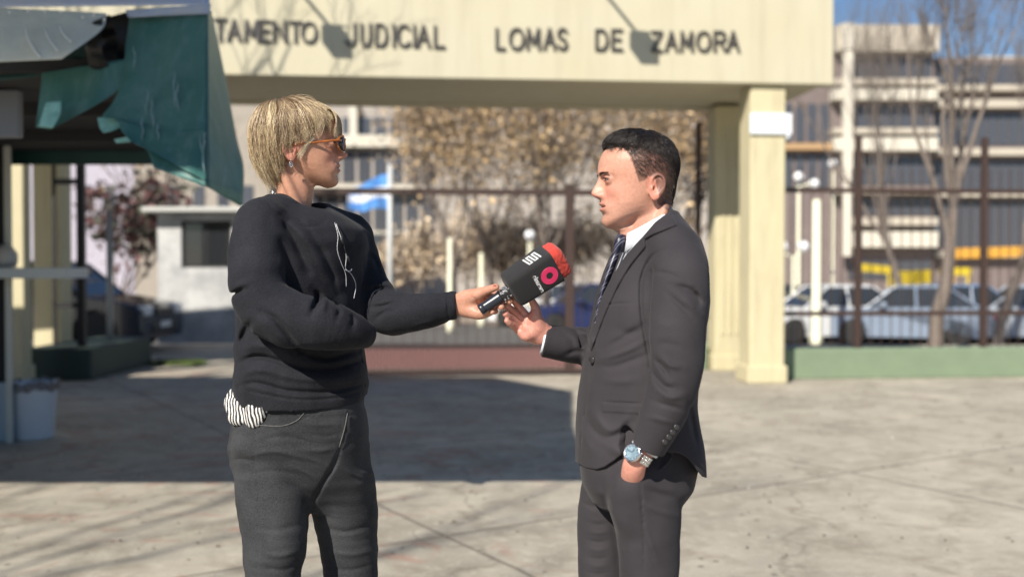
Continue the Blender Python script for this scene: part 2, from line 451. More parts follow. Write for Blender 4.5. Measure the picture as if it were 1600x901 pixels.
    bp = N('ShaderNodeBump'); bp.inputs['Strength'].default_value = .5; bp.inputs['Distance'].default_value = .012
    L(noise(38, 9, .75), bp.inputs['Height']); L(bp.outputs[0], b.inputs['Normal'])
    return m
def gz(y): return -.45 * float(sstep(18.5, 25, y))
xs = [-300, -60, -30, -15, 0, 15, 30, 60, 300]; ys = [-60, -10, 0, 5, 10, 14, 18.5] + list(np.linspace(19, 25, 9)) + [30, 50, 100, 500, 1500]
gv = [(x, y, gz(y)) for y in ys for x in xs]; nxs = len(xs)
gf = [(j * nxs + i, j * nxs + i + 1, (j + 1) * nxs + i + 1, (j + 1) * nxs + i) for j in range(len(ys) - 1) for i in range(nxs - 1)]
o = link_mesh('ground', gv, gf, ground_material()); o['kind'] = 'structure'
asph = new_mat('asphalt', (.10, .095, .09), rough=.9, noise=(3, .6, (.15, .14, .13)), bump=(80, .5, .01))
pav = new_mat('paving', (.33, .27, .22), rough=.9, noise=(2, .6, (.24, .20, .17)))
def strip(name, x0, x1, y0, y1, mat, lift):
    ys_ = sorted({y0, y1} | {y for y in ys if y0 < y < y1}); v = [(x, y, gz(y) + lift) for y in ys_ for x in (x0, x1)]
    f_ = [(2 * j, 2 * j + 1, 2 * j + 3, 2 * j + 2) for j in range(len(ys_) - 1)]
    o = link_mesh(name, v, f_, mat); o['kind'] = 'structure'; return o
strip('road', -60, 60, 22.5, 34, asph, .006)
strip('pavement', -60, 60, 34.004, 50, pav, .010)

# ---- entrance gate: long beam on square columns
cream = new_mat('cream_paint', (.53, .495, .37), rough=.75, noise=(1.1, .55, (.50, .45, .30)), bump=(60, .12, .004))
cream2 = new_mat('cream_column_paint', (.57, .515, .335), rough=.7, noise=(5, .35, (.52, .46, .29)), bump=(40, .15, .004))
add_streaks(cream, .5, (.40, .36, .26)); add_streaks(cream2, .55, (.36, .31, .20), (4, 4, .4), 3)
letter_m = new_mat('letter_bronze', (.055, .05, .048), rough=.5)
GA = math.atan2(.65, 7.32); GX, GY = 3.97, 12.70
MG = Matrix.Translation((GX, GY, 0)) @ Matrix.Rotation(GA, 4, 'Z')       # local x runs left (negative) along the beam, y goes back
def gpx(px, v=0.0):
    """local u where the line of sight through px meets the vertical plane at local depth v"""
    t = (px - 800) / FPX; c, s_ = math.cos(GA), math.sin(GA)
    # world = (GX + u c - v s, GY + u s + v c);  X = t*Y
    return (t * (GY + v * c) - GX + v * s_) / (c - t * s_)
def gY(u, v=0): return GY + u * math.sin(GA) + v * math.cos(GA)
def gz_at(py, u, v=0): return float(P(800, py, gY(u, v))[2])
gate = empty('entrance_gate', (0, 0, 0), 'cream concrete gate beam with dark raised lettering across its front, carried by square columns', 'gate')
gate.location = (GX, GY, 0); gate.rotation_euler = (0, 0, GA)
def gbuild(mb, name, mat, smooth=False, parent=None): return mb.build(name, mat, parent or gate, smooth)
ZB, ZT, UD, UL = 3.69, 5.42, 2.15, -16.0
mb = MB(MG); mb.box((UL, 0, ZB + .004), (0, .22, ZT), .012); mb.box((UL, .222, ZB + .05), (-.01, UD, ZB + .30)); mb.box((UL, UD + .002, ZB + .02), (0, UD + .22, ZT - .2), .012)
mb.box((-.20, .223, ZB + .30), (-.02, UD, ZT - .02)); gbuild(mb, 'beam', cream)
mb = MB(MG); mb.box((UL, -.03, ZT), (.03, UD + .25, ZT + .07)); gbuild(mb, 'coping', cream)
colu = gpx(1192, .25)
for uc, vc, w in ((colu, .30, .225), (gpx(1134, 1.9), 1.9, .215), (-11.2, .30, .225), (-11.2, 1.9, .215)):
    mb = MB(MG); mb.box((uc - w, vc - w, 0), (uc + w, vc + w, ZB + .003), .025)
    for k in (-.5, 0, .5) if vc > 1 else (): mb.box((uc + k * w - .03, vc - w - .015, .5), (uc + k * w + .03, vc - w + .01, ZB - .3), .006)
    mb.box((uc - w - .03, vc - w - .03, 0), (uc + w + .03, vc + w + .03, .22), .02); gbuild(mb, 'column', cream2)
mb = MB(MG); zt_, zb_ = gz_at(176, colu), gz_at(209, colu); mb.box((colu - .24, .30 - .265, zb_), (colu + .29, .30 - .228, zt_), .006); mb.box((colu + .226, .30 - .26, zb_ - .05), (colu + .262, .30 + .10, zt_ - .02), .006)
sgn = gbuild(mb, 'sign_plate', new_mat('white_plate', (.72, .76, .80), rough=.35))
mb = MB(MG)
for k in range(3): mb.box((colu - .17, .030, zb_ + .06 + k * .065), (colu + .17 - .05 * k, .0338, zb_ + .075 + k * .065))
gbuild(mb, 'faded_line', new_mat('faded_print', (.45, .48, .50), rough=.5), parent=sgn)
# lettering: uniform strokes standing proud of the wall
GL = {'T': [[(0,1),(1,1)],[(.5,1),(.5,0)]], 'A': [[(0,0),(.5,1),(1,0)],[(.2,.36),(.8,.36)]], 'M': [[(0,0),(.06,1),(.5,.25),(.94,1),(1,0)]], 'E': [[(1,1),(0,1),(0,0),(1,0)],[(0,.52),(.85,.52)]],
      'N': [[(0,0),(0,1),(1,0),(1,1)]], 'J': [[(.9,1),(.9,.25),(.7,.02),(.3,0),(.02,.16)]], 'U': [[(0,1),(0,.28),(.25,0),(.75,0),(1,.28),(1,1)]], 'I': [[(.5,0),(.5,1)]], 'L': [[(0,1),(0,0),(1,0)]],
      'D': [[(0,0),(0,1),(.55,1),(.9,.8),(1,.5),(.9,.2),(.55,0),(0,0)]], 'O': [[(.5,1),(.82,.92),(1,.68),(1,.32),(.82,.08),(.5,0),(.18,.08),(0,.32),(0,.68),(.18,.92),(.5,1)]],
      'C': [[(1,.82),(.82,.95),(.5,1),(.18,.92),(0,.68),(0,.32),(.18,.08),(.5,0),(.82,.05),(1,.18)]], 'S': [[(.95,.85),(.75,.97),(.4,1),(.1,.85),(.1,.62),(.4,.52),(.75,.45),(.95,.3),(.9,.1),(.6,0),(.25,.02),(0,.15)]],
      'Z': [[(0,1),(1,1),(0,0),(1,0)]], 'R': [[(0,0),(0,1),(.65,1),(.95,.88),(.95,.62),(.65,.5),(0,.5)],[(.5,.5),(1,0)]]}
words = [('TAMENTO', [(338,355),(359,377),(386,405),(409,423),(430,448),(455,472),(474,495)], 33, 65), ('JUDICIAL', [(542,557),(566,580),(589,605),(616,616.1),(623,640),(648,648.1),(653,671),(680,694)], 40, 72),
         ('LOMAS', [(776,788),(797,817),(824,842),(850,866),(871,885)], 46, 77), ('DE', [(931,948),(956,970)], 48, 78), ('ZAMORA', [(1018,1032),(1039,1056),(1063,1080),(1088,1107),(1115,1131),(1135,1152)], 51, 80)]
TH = .0155
for wd_, spans, yt, yb in words:
    mb = MB(MG)
    for i, (ch, (a, b)) in enumerate(zip(wd_, spans)):
        u0, u1 = gpx(a), gpx(b); tt = (a - spans[0][0]) / 300
        if ch == 'I': u1 = u0 + .001
        if wd_ == 'JUDICIAL': y0, y1 = 38 + (a - 543) * .03, 71 + (a - 543) * .022
        elif wd_ == 'TAMENTO': y0, y1 = 31.5 + (a - 340) * .035, 63.5 + (a - 340) * .022
        else: y0, y1 = yt, yb
        zt2, zb2 = gz_at(y0, u0), gz_at(y1, u0)
        for stroke in GL[ch]:
            pts = [(u0 + x * (u1 - u0), zb2 + z * (zt2 - zb2)) for x, z in stroke]
            for j in range(len(pts) - 1):
                p0, p1 = Vector(pts[j]), Vector(pts[j + 1]); d_ = (p1 - p0).normalized(); nn_ = Vector((-d_.y, d_.x)) * TH; e_ = d_ * TH * (.8 if j in (0, len(pts) - 2) else .55)
                q_ = [p0 - e_ - nn_, p1 + e_ - nn_, p1 + e_ + nn_, p0 - e_ + nn_]; fr_y = -.030 - .0015 * (j % 3); mb.add([(p.x, .004, p.y) for p in q_] + [(p.x, fr_y, p.y) for p in q_], [(0,1,2,3),(7,6,5,4),(0,4,5,1),(1,5,6,2),(2,6,7,3),(3,7,4,0)])
    gbuild(mb, 'lettering', letter_m)
# floodlights on arms above the frame; their shadows fall on the beam
dark_metal = new_mat('dark_metal', (.05, .05, .052), rough=.5, metal=.4)
SD = Vector(_dir); rel = MG.to_3x3().inverted() @ SD
def lamp(px, py, label, d=1.45, px_line=None):
    u, z = gpx(px), gz_at(py, gpx(px)); k = d / rel.y                   # point whose shadow lands at (u, z)
    L0 = Vector((u - rel.x * k, -d, z - rel.z * k)); e = empty('floodlight', tuple(MG @ Vector((L0.x, 0, ZT))), label, 'floodlight', 'floodlights above the beam')
    mb = MB(MG); ue, ze = gpx(px - 15), gz_at(py - 29, gpx(px - 15)); Lt = Vector((ue - rel.x * k, -d, ze - rel.z * k))
    base = Vector((Lt.x - .0, .05, ZT + .05)); mb.tube([base, base + Vector((0, -.1, .04)), Lt], .022, 8); mb.box((base.x - .07, -.02, ZT + .07), (base.x + .07, .16, ZT + .10), .008); mb.build('arm', dark_metal, e)
    s_ = Vector((.13, .12, .13)); mb = MB(MG); mb.box((L0.x - .115, L0.y - .10, L0.z - .10), (L0.x + .115, L0.y + .12, L0.z + .12), .02); mb.build('housing', dark_metal, e)
    mb = MB(MG)
    for dx in (-.125, .125): mb.tube([(L0.x + dx, L0.y, L0.z), (L0.x + dx, L0.y, L0.z + .20), (Lt.x, Lt.y, Lt.z)], .010, 6)
    mb.build('bracket', dark_metal, e); mb = MB(MG); mb.box((L0.x - .10, L0.y + .121, L0.z - .08), (L0.x + .10, L0.y + .128, L0.z + .10)); mb.build('lens', new_mat('lamp_glass', (.5, .5, .5), rough=.1), e)
lamp(529, 68, 'dark floodlight on an arm over the gate beam, above the first long word')
lamp(1007, 78, 'dark floodlight on an arm over the gate beam, above the last word')

# ---- fence on a green plinth, right of the column
green_p = new_mat('green_plinth_paint', (.20, .26, .17), rough=.8, noise=(3, .5, (.14, .19, .125)), bump=(40, .2, .004))
rust = new_mat('brown_iron', (.052, .029, .023), rough=.6, noise=(20, .5, (.03, .018, .015)))
def fence(name, u0, u1, v, posts, label, plinth=True, step=.135, z0=.39, zlo=.84, zhi=2.44, ztop=3.15, group=None, mat=None, rails=True):
    mat = mat or rust
    e = empty(name, tuple(MG @ Vector(((u0 + u1) / 2, v, 0))), label, 'fence', group)
    if plinth: mb = MB(MG); mb.box((u0, v - .12, 0), (u1, v + .12, z0), .02); mb.build('plinth', green_p, e)
    for up in posts: mb = MB(MG); mb.box((up - .036, v - .036, z0 - .02), (up + .036, v + .036, ztop), .006); mb.build('post', mat, e)
    for z in (zlo, zhi): mb = MB(MG); mb.box((u0, v - .022, z - .03), (u1, v + .022, z + .03)); mb.build('rail', mat, e)
    mb = MB(MG); n = int((u1 - u0) / step)
    for i in range(n):
        u = u0 + (i + .5) * step; mb.box((u - .005, v - .005, z0), (u + .005, v + .005, zhi + .28))
    o = mb.build('bars', mat, e); return e
FV = .62
fence('iron_fence', colu + .30, colu + 7.5, FV, [gpx(1340, FV), gpx(1537, FV), gpx(1537, FV) + 1.65], 'brown iron fence on a long pale green plinth right of the front column')
FB = 1.95
fence('iron_fence', gpx(1085, FB) + .02, colu - .26, FB, [gpx(1085, FB) + .05], 'short stretch of brown iron fence on a green plinth behind the man', ztop=3.5)
# sliding gate with a perforated bottom panel
sg = empty('sliding_gate', tuple(MG @ Vector((-4.5, 1.3, 0))), 'brown iron sliding gate with a perforated metal bottom panel, closed between the two people', 'gate')
SV = 1.30; s0, s1 = gpx(470, SV), gpx(1010, SV)
for up, w in ((gpx(890, SV), .06), (s0, .04), (s1, .04)):
    mb = MB(MG); mb.box((up - w, SV - .04, .05), (up + w, SV + .04, ZB - .15 if w > .06 else 2.55), .006); mb.build('frame_post', rust, sg)
for z, t in ((2.44, .04), (.40, .02), (.06, .03)): mb = MB(MG); mb.box((s0, SV - .03, z - t), (s1, SV + .03, z + t)); mb.build('rail', rust, sg)
mb = MB(MG); n = int((s1 - s0) / .14)
for i in range(n): u = s0 + (i + .5) * .14; mb.box((u - .0045, SV - .0045, .4), (u + .0045, SV + .0045, 2.40))
mb.build('bars', rust, sg)
perf = new_mat('perforated_sheet', (.10, .045, .04), rough=.5, noise=(4, .4, (.07, .035, .03)))
mb = MB(MG); mb.box((s0, SV - .012, .10), (s1, SV - .004, .37)); mb.build('perforated_panel', perf, sg)
mb = MB(MG); rr = random.Random(3)
nx_ = int((s1 - s0) / .085)
for r_ in range(4):
    for i in range(nx_):
        u = s0 + (i + .5 + .5 * (r_ % 2)) * .085; z = .135 + r_ * .065
        if u + .03 > s1: continue
        ring = [(u + .026 * math.cos(k * math.pi / 4), SV - .014, z + .026 * math.sin(k * math.pi / 4)) for k in range(9)]; mb.tube(ring, .009, 4, cap=False)
mb.build('punched_rings', new_mat('shiny_rings', (.38, .22, .21), rough=.3, metal=.2), sg)

# ---- left side: fence block, cream gate pillars, guard booth, pole
dk = new_mat('black_iron', (.012, .012, .014), rough=.5)
def pbox(mb, pxa, pya, pxb, pyb, Y, d, bev=0.0):
    a = P(pxa, pyb, Y); b = P(pxb, pya, Y); return mb.box((a[0], Y, a[2]), (b[0], Y + d, b[2]), bev)
fe = empty('iron_fence', tuple(P(95, 587, 13) * np.array([1, 1, 0])), 'black iron fence posts on a dark green concrete block beside the kiosk', 'fence')
gdark = new_mat('dark_green_paint', (.035, .055, .045), rough=.7)
Yk = 13.0
mb = MB(); x0 = P(42, 600, Yk)[0]; x1 = P(142, 600, Yk)[0]; mb.box((x0, Yk, 0), (x1, Yk + 2.2, .42), .03); mb.build('plinth', gdark, fe)
for px, w in ((128, .045), (86, .02)): mb = MB(); x = P(px, 500, Yk + .3)[0]; mb.box((x - w, Yk + .3 - w, .40), (x + w, Yk + .3 + w, 3.0)); mb.build('post', dk, fe)
xa, xb = P(86, 500, Yk + .3)[0], P(128, 500, Yk + .3)[0]
for z in (.95, 2.55): mb = MB(); mb.box((xa, Yk + .28, z - .035), (xb - .046, Yk + .32, z + .035)); mb.build('rail', dk, fe)
for px0, px1, Y, lab in ((12, 38, 12.4, 'narrow cream pillar nearest the kiosk counter'), (52, 95, 15.2, 'wide cream pillar behind the black iron fence')):
    mb = MB(); a = P(px0, 500, Y)[0]; b = P(px1, 500, Y)[0]; mb.box((a, Y, 0), (b, Y + (b - a), 3.67), .02); mb.box((a - .03, Y - .03, 0), (b + .03, Y + .03 + b - a, .25), .02); o = mb.build('pillar', cream2); tag(o, lab, 'pillar', 'cream gate pillars by the kiosk')
grey_pole = new_mat('grey_pole', (.32, .33, .33), rough=.5)
mb = MB(); x = P(172, 500, 14.5)[0]; mb.tube([(x, 14.5, 0), (x, 14.5, 2.2)], .045, 12); mb.tube([(x, 14.5, 2.2), (x, 14.5, 2.26)], [.06, .02], 12); tag(mb.build('bollard_pole', grey_pole, None, True), 'plain grey steel pole standing in front of the dark blue car', 'pole')
# guard booth
whitewall = new_mat('booth_plaster', (.36, .365, .37), rough=.8, noise=(3.0, .9, (.62, .62, .61)), bump=(30, .2, .005))
bo = empty('guard_booth', tuple(P(380, 545, 19.5) * np.array([1, 1, 0])), 'low pale grey guard booth with a dark window and flat white roof behind the woman', 'booth')
Yb = 19.5; zt = P(0, 332, Yb)[2]; X0, X1 = P(247, 500, Yb)[0], P(470, 500, Yb)[0]
wx0, wx1, wz0, wz1 = P(284, 500, Yb)[0], P(362, 500, Yb)[0], P(0, 418, Yb)[2], P(0, 345, Yb)[2]
mb = MB(); mb.box((X0, Yb, 0), (wx0, Yb + .15, zt)); mb.box((wx1, Yb, 0), (X1, Yb + .15, zt)); mb.box((wx0 + .001, Yb + .002, 0), (wx1 - .001, Yb + .15, wz0)); mb.box((wx0 + .001, Yb + .002, wz1), (wx1 - .001, Yb + .15, zt))
mb.box((X0 + .002, Yb + .151, 0), (X0 + .15, Yb + 2.4, zt)); mb.box((X1 - .15, Yb + .151, 0), (X1, Yb + 2.4, zt)); mb.box((X0 + .16, Yb + 2.25, 0), (X1 - .16, Yb + 2.4, zt)); mb.build('wall', whitewall, bo)
mb = MB(); mb.box((X0 - .18, Yb - .35, zt + .002), (X1 + .2, Yb + 2.6, zt + .09), .01); mb.build('roof', new_mat('white_paint', (.50, .50, .48), rough=.6), bo)
mb = MB(); 
for a, b in (((wx0, Yb + .04, wz0), (wx0 + .05, Yb + .09, wz1)), ((wx1 - .05, Yb + .04, wz0), (wx1, Yb + .09, wz1)), ((wx0 + .05, Yb + .04, wz0), (wx1 - .05, Yb + .09, wz0 + .05)), ((wx0 + .05, Yb + .04, wz1 - .05), (wx1 - .05, Yb + .09, wz1)), (((wx0 + wx1) / 2 - .02, Yb + .045, wz0 + .05), ((wx0 + wx1) / 2 + .02, Yb + .085, wz1 - .05))): mb.box(a, b)
wn_ = mb.build('window', dk, bo); mb = MB(); mb.box((wx0 + .05, Yb + .06, wz0 + .05), (wx1 - .05, Yb + .066, wz1 - .05)); mb.build('pane', new_mat('dark_glass', (.02, .022, .026), rough=.05, spec=.8), wn_)

# ---- kiosk
kg = new_mat('kiosk_green', (.02, .075, .07), rough=.5, noise=(6, .5, (.015, .045, .045)))
vin = new_mat('awning_vinyl', (.040, .140, .120), rough=.45, noise=(3.5, .8, (.085, .195, .180)), bump=(14, .25, .01), spec=.4)
add_streaks(vin, .5, (.15, .27, .28), (5, 5, .5), 3)
vin_back = new_mat('awning_torn_back', (.32, .62, .55), rough=.55, noise=(14, .6, (.05, .20, .18)))  # pale turquoise underside of the torn vinyl
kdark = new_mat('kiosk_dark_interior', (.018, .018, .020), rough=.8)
steel_p = new_mat('pale_steel', (.48, .53, .55), rough=.45)
ki = empty('kiosk', tuple(P(-300, 700, 6.5) * np.array([1, 1, 0])), 'street kiosk with a torn dark green vinyl awning and a sales counter', 'kiosk')
def kpt(px, py, Y): return tuple(P(px, py, Y))
RX = P(240, 240, 9.0)[0]
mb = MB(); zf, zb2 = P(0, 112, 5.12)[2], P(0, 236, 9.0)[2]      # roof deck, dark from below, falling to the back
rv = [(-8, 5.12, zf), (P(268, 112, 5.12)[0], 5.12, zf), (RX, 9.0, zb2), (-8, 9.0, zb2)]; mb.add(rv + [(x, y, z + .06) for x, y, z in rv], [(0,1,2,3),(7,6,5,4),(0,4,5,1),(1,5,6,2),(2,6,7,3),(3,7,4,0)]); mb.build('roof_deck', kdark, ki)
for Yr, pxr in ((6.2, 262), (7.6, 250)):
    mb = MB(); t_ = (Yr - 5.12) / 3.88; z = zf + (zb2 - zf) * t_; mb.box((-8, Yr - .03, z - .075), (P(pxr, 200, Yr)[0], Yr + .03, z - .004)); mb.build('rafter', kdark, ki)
mb = MB(); mb.box((-8, 8.96, zb2 - .12), (RX, 9.02, zb2 - .002)); mb.build('eave_beam', kg, ki)
# back and end walls off to the left, post, counter
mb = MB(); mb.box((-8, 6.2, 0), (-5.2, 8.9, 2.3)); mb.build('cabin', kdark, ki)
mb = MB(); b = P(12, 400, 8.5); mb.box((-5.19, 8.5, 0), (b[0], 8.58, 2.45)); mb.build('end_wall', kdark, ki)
mb = MB(); pbox(mb, -60, 140, 30, 215, 5.6, .05, .01); mb.build('sign_box', new_mat('grey_box', (.16, .17, .19), rough=.5), ki)
YC = 8.05; mb = MB(); a, b = P(-160, 430, YC), P(104, 430, YC); z = P(0, 435, YC)[2]; zc = P(0, 418, YC)[2]
mb.box((a[0], YC, z), (b[0], YC + .42, zc), .006); mb.build('counter', steel_p, ki)
mb = MB(); mb.lathe([(.075, 0), (.090, .05), (.090, .11), (.05, .17), (.02, .19)], (P(9, 400, YC + .2)[0], YC + .2, zc + .002), 18); jar_ = mb.build('napkin_holder', new_mat('grey_plastic', (.45, .43, .40), rough=.4), None, True); tag(jar_, 'small pale rounded container standing on the kiosk counter', 'container')
zp = P(0, 598, YC + .35)[2]; mb = MB(); b = P(13, 600, YC + .35); mb.box((-4.9, YC + .35, 0), (b[0], YC + .44, zp), .01); mb.build('lower_panel', new_mat('pale_blue_panel', (.34, .44, .52), rough=.5), ki)
cpost = new_mat('pale_post', (.50, .52, .48), rough=.5)
mb = MB(); a = P(6, 300, YC + .30); b = P(14, 300, YC + .30); mb.box((a[0], YC + .30, 0), (b[0], YC + .34, 2.42)); mb.build('corner_post', cpost, ki)
# awning pieces: sheets between two drawn edges
def sheet(name, left, right, n, m, Yf, mat, parent, thick=.004, rip=.02, seed=0, smooth=True):
    L = catmull([list(p) + [0] for p in left], 8)[:, :2] if len(left) > 2 else np.array(left, float); Rr = catmull([list(p) + [0] for p in right], 8)[:, :2] if len(right) > 2 else np.array(right, float)
    def rs(c, n):
        s_ = np.r_[0, np.cumsum(np.hypot(*np.diff(c, axis=0).T))]; t_ = np.linspace(0, s_[-1], n); return np.stack([np.interp(t_, s_, c[:, 0]), np.interp(t_, s_, c[:, 1])], 1)
    L = rs(L, n); Rr = rs(Rr, n); rng = np.random.RandomState(seed); ph = rng.rand(8) * 6; V = []
    for side in (0, 1):
        for i in range(n):
            for j in range(m):
                t_ = j / (m - 1); p = L[i] * (1 - t_) + Rr[i] * t_; s_ = i / (n - 1)
                w = rip * (math.sin(p[0] * .045 + ph[0] + s_ * 2) * .5 + math.sin(p[0] * .11 + p[1] * .02 + ph[1]) * .3 + math.sin(p[1] * .06 + ph[2] + p[0] * .03) * .3) * (.3 + .7 * s_)
                V.append(P(p[0], p[1], Yf(p[0], p[1], s_, t_) + w + side * thick))
    F = []; K = n * m
    for i in range(n - 1):
        for j in range(m - 1): q_ = (i * m + j, i * m + j + 1, (i + 1) * m + j + 1, (i + 1) * m + j); F.append(q_); F.append(tuple(K + k for k in q_[::-1]))
    edge = [(0, j) for j in range(m)] + [(i, m - 1) for i in range(1, n)] + [(n - 1, j) for j in range(m - 2, -1, -1)] + [(i, 0) for i in range(n - 2, 0, -1)]
    ids = [i * m + j for i, j in edge]
    for a_, b_ in zip(ids, ids[1:] + ids[:1]): F.append((b_, a_, K + a_, K + b_))
    return link_mesh(name, V, F, mat, parent, smooth)
Yaw = lambda px, py, s_, t_: 5.20 - .45 * s_ - .10 * (px - 200) / 120
aw = sheet('awning', [(203, 26), (196, 70), (192, 120), (176, 160), (160, 182), (180, 186), (190, 205), (206, 222), (212, 224)], [(325, 18), (324, 90), (323, 170), (322, 284)], 60, 30, Yaw, vin, ki, rip=.028, seed=1)
sheet('awning_hem', [(208, 214), (230, 236), (242, 258), (268, 272), (296, 284), (322, 287)][0:2] + [(240, 262)], [(322, 200), (322, 250), (322, 292)], 16, 24, lambda px, py, s_, t_: 4.87 - .12 * s_ - .10 * (px - 200) / 120, vin, aw, rip=.02, seed=1)
sheet('awning_side', [(325, 18), (324, 90), (323, 170), (322, 290)], [(330, 16), (350, 110), (370, 215), (381, 262), (379, 322)], 50, 12, lambda px, py, s_, t_: 5.35 - .45 * s_ + .35 * t_, vin, ki, rip=.012, seed=2)
sheet('awning_hem', [(322, 280), (322, 288), (323, 292)], [(379, 300), (378, 315), (376, 323)], 6, 10, lambda px, py, s_, t_: 4.90 + .35 * t_, vin, ki, rip=.01, seed=2)
sheet('torn_flap', [(66, 114), (62, 150), (58, 180), (56, 199)], [(200, 92), (198, 112), (176, 148), (80, 202)], 30, 30, lambda px, py, s_, t_: 5.07 - .10 * s_, vin, ki, rip=.05, seed=3)
sheet('torn_flap', [(72, 160), (64, 185), (60, 198)], [(96, 158), (94, 180), (82, 200)], 12, 10, lambda px, py, s_, t_: 4.93 - .05 * s_, vin_back, ki, rip=.02, seed=4)
sheet('torn_flap', [(152, 184), (156, 200), (162, 208)], [(196, 181), (192, 196), (178, 204)], 10, 10, lambda px, py, s_, t_: 4.97 - .05 * s_, vin_back, ki, rip=.03, seed=5)
sheet('torn_flap', [(178, 218), (182, 224)], [(206, 212), (204, 222)], 6, 8, lambda px, py, s_, t_: 4.90, vin_back, ki, rip=.01, seed=6)
sheet('valance', [(-40, 92), (-40, 130)], [(172, 70), (196, 108)], 10, 40, lambda px, py, s_, t_: 5.20, new_mat('awning_dark_vinyl', (.010, .050, .045), rough=.55, bump=(14, .3, .01)), ki, rip=.03, seed=7)
# bluish folded top edge, and the clear plastic sheet sagging over the front
sheet('top_hem', [(196, 16), (200, 28)], [(330, 6), (327, 22)], 5, 30, lambda px, py, s_, t_: 5.13 - .1 * (px - 200) / 120, new_mat('blue_grey_hem', (.32, .40, .56), rough=.6, noise=(18, .6, (.5, .5, .5))), ki, rip=.02, seed=8)
plas = new_mat('cloudy_plastic', (.58, .59, .50), rough=.3, noise=(9, .5, (.75, .75, .66)), bump=(26, .5, .01), spec=.6)
sheet('plastic_sheet', [(-40, 10), (-40, 50), (-40, 99)], [(166, 21), (158, 48), (96, 93)], 24, 50, lambda px, py, s_, t_: 5.05 - .28 * math.sin(s_ * 1.5), plas, ki, rip=.03, seed=9)
ps = sheet('plastic_top', [(-60, -60), (-60, -20), (-60, 13)], [(330, -30), (330, -12), (326, 8)], 12, 50, lambda px, py, s_, t_: 5.60 - .5 * s_, new_mat('grey_plastic_top', (.70, .70, .76), rough=.4, noise=(6, .4, (.78, .78, .82)), spec=.5), ki, rip=.02, seed=10)
crm = new_mat('plastic_crease', (.75, .75, .70), rough=.3)
mb = MB()
for pts in ([(41, 40), (44, 60), (56, 82), (64, 90)], [(70, 44), (77, 62), (90, 80)], [(94, 40), (98, 52), (111, 66)]): mb.tube([P(a, b, 5.05 - .28 * math.sin((b - 15) / 80 * 1.5) - .035) for a, b in catmull(pts, 4)], [.002] + [.006] * 11 + [.002] if len(catmull(pts, 4)) == 13 else .005, 5)
mb.build('plastic_crease', crm, ki, True)
for a, b in ((15, 19), (70, 18), (95, 19), (130, 27), (147, 24), (163, 31), (44, 17)): c = P(a, b, 4.95); mb = MB(); mb.lathe([(.001, -.008), (.008, -.004), (.008, .004), (.001, .008)], c, 8); mb.build('fastener', crm, ki, True)
sheet('torn_lining', [(118, 40), (118, 100)], [(210, 16), (206, 100)], 10, 14, lambda px, py, s_, t_: 5.31, new_mat('black_plastic', (.008, .008, .010), rough=.35), ki, rip=.03, seed=12)
# dark torn bag hanging at the corner of the roof
f = Field(P(120, 110, 4.90) - np.array([0, .0, 0]), P(205, 15, 5.35) , .012)
f.chain([P(192, 32, 5.07), P(184, 48, 5.07), P(165, 68, 5.07), P(152, 84, 5.07)], [.07, .085, .10, .075], k=.02); f.band(.05); f.ripple(4, 30, .02); f.done(); v, q = f.nets(); link_mesh('torn_lining', v, q, bpy.data.materials['black_plastic'], ki)
# scuffs on the vinyl
mb = MB(); rr = random.Random(6)
for cx, cy, L_ in ((228, 160, 40), (236, 175, 55), (272, 140, 60), (275, 150, 50), (250, 205, 30), (312, 240, 60), (318, 215, 40), (352, 270, 40), (225, 200, 40), (212, 90, 40)):
    pts = []; x = cx
    for k in range(7): x += rr.uniform(-3, 3); py = cy - L_ / 2 + L_ * k / 6; s_ = (py - 18) / 266; pts.append(P(x, py, Yaw(x, py, s_, 0) - .045 if x < 322 else 5.35 - .45 * s_ - .03))
    mb.tube(pts, [.0005, .003, .005, .003, .005, .003, .0005], 4)
mb.build('scuff_marks', new_mat('scuffed_vinyl', (.22, .33, .34), rough=.7), aw, True)
# unseen slab added above the view to throw the broad shadow across the plaza
sh = empty('shadow_caster', (-5, 6, 0), 'unseen flat slab on steel posts, added to cast the broad shadow on the plaza', 'canopy')
ZC = 3.95
def slab(poly, nm):
    n = len(poly); mb = MB(); mb.add([(x, y, ZC) for x, y in poly] + [(x, y, ZC + .10) for x, y in poly], [tuple(range(n))[::-1], tuple(range(n, 2 * n))] + [(i, (i + 1) % n, n + (i + 1) % n, n + i) for i in range(n)]); mb.build(nm, steel_p, sh)
slab([(-9, 2.24), (-4.6, 2.24), (-2.13, 2.30), (-2.13, 4.6), (-1.98, 7.2), (-2.95, 8.85), (-9, 8.85)], 'roof')
for x, y in ((-6.0, 2.7), (-6.0, 8.6), (-8.8, 2.7), (-8.8, 8.6)): mb = MB(); mb.tube([(x, y, 0), (x, y, ZC - .002)], .06, 10); mb.build('post', steel_p, sh)
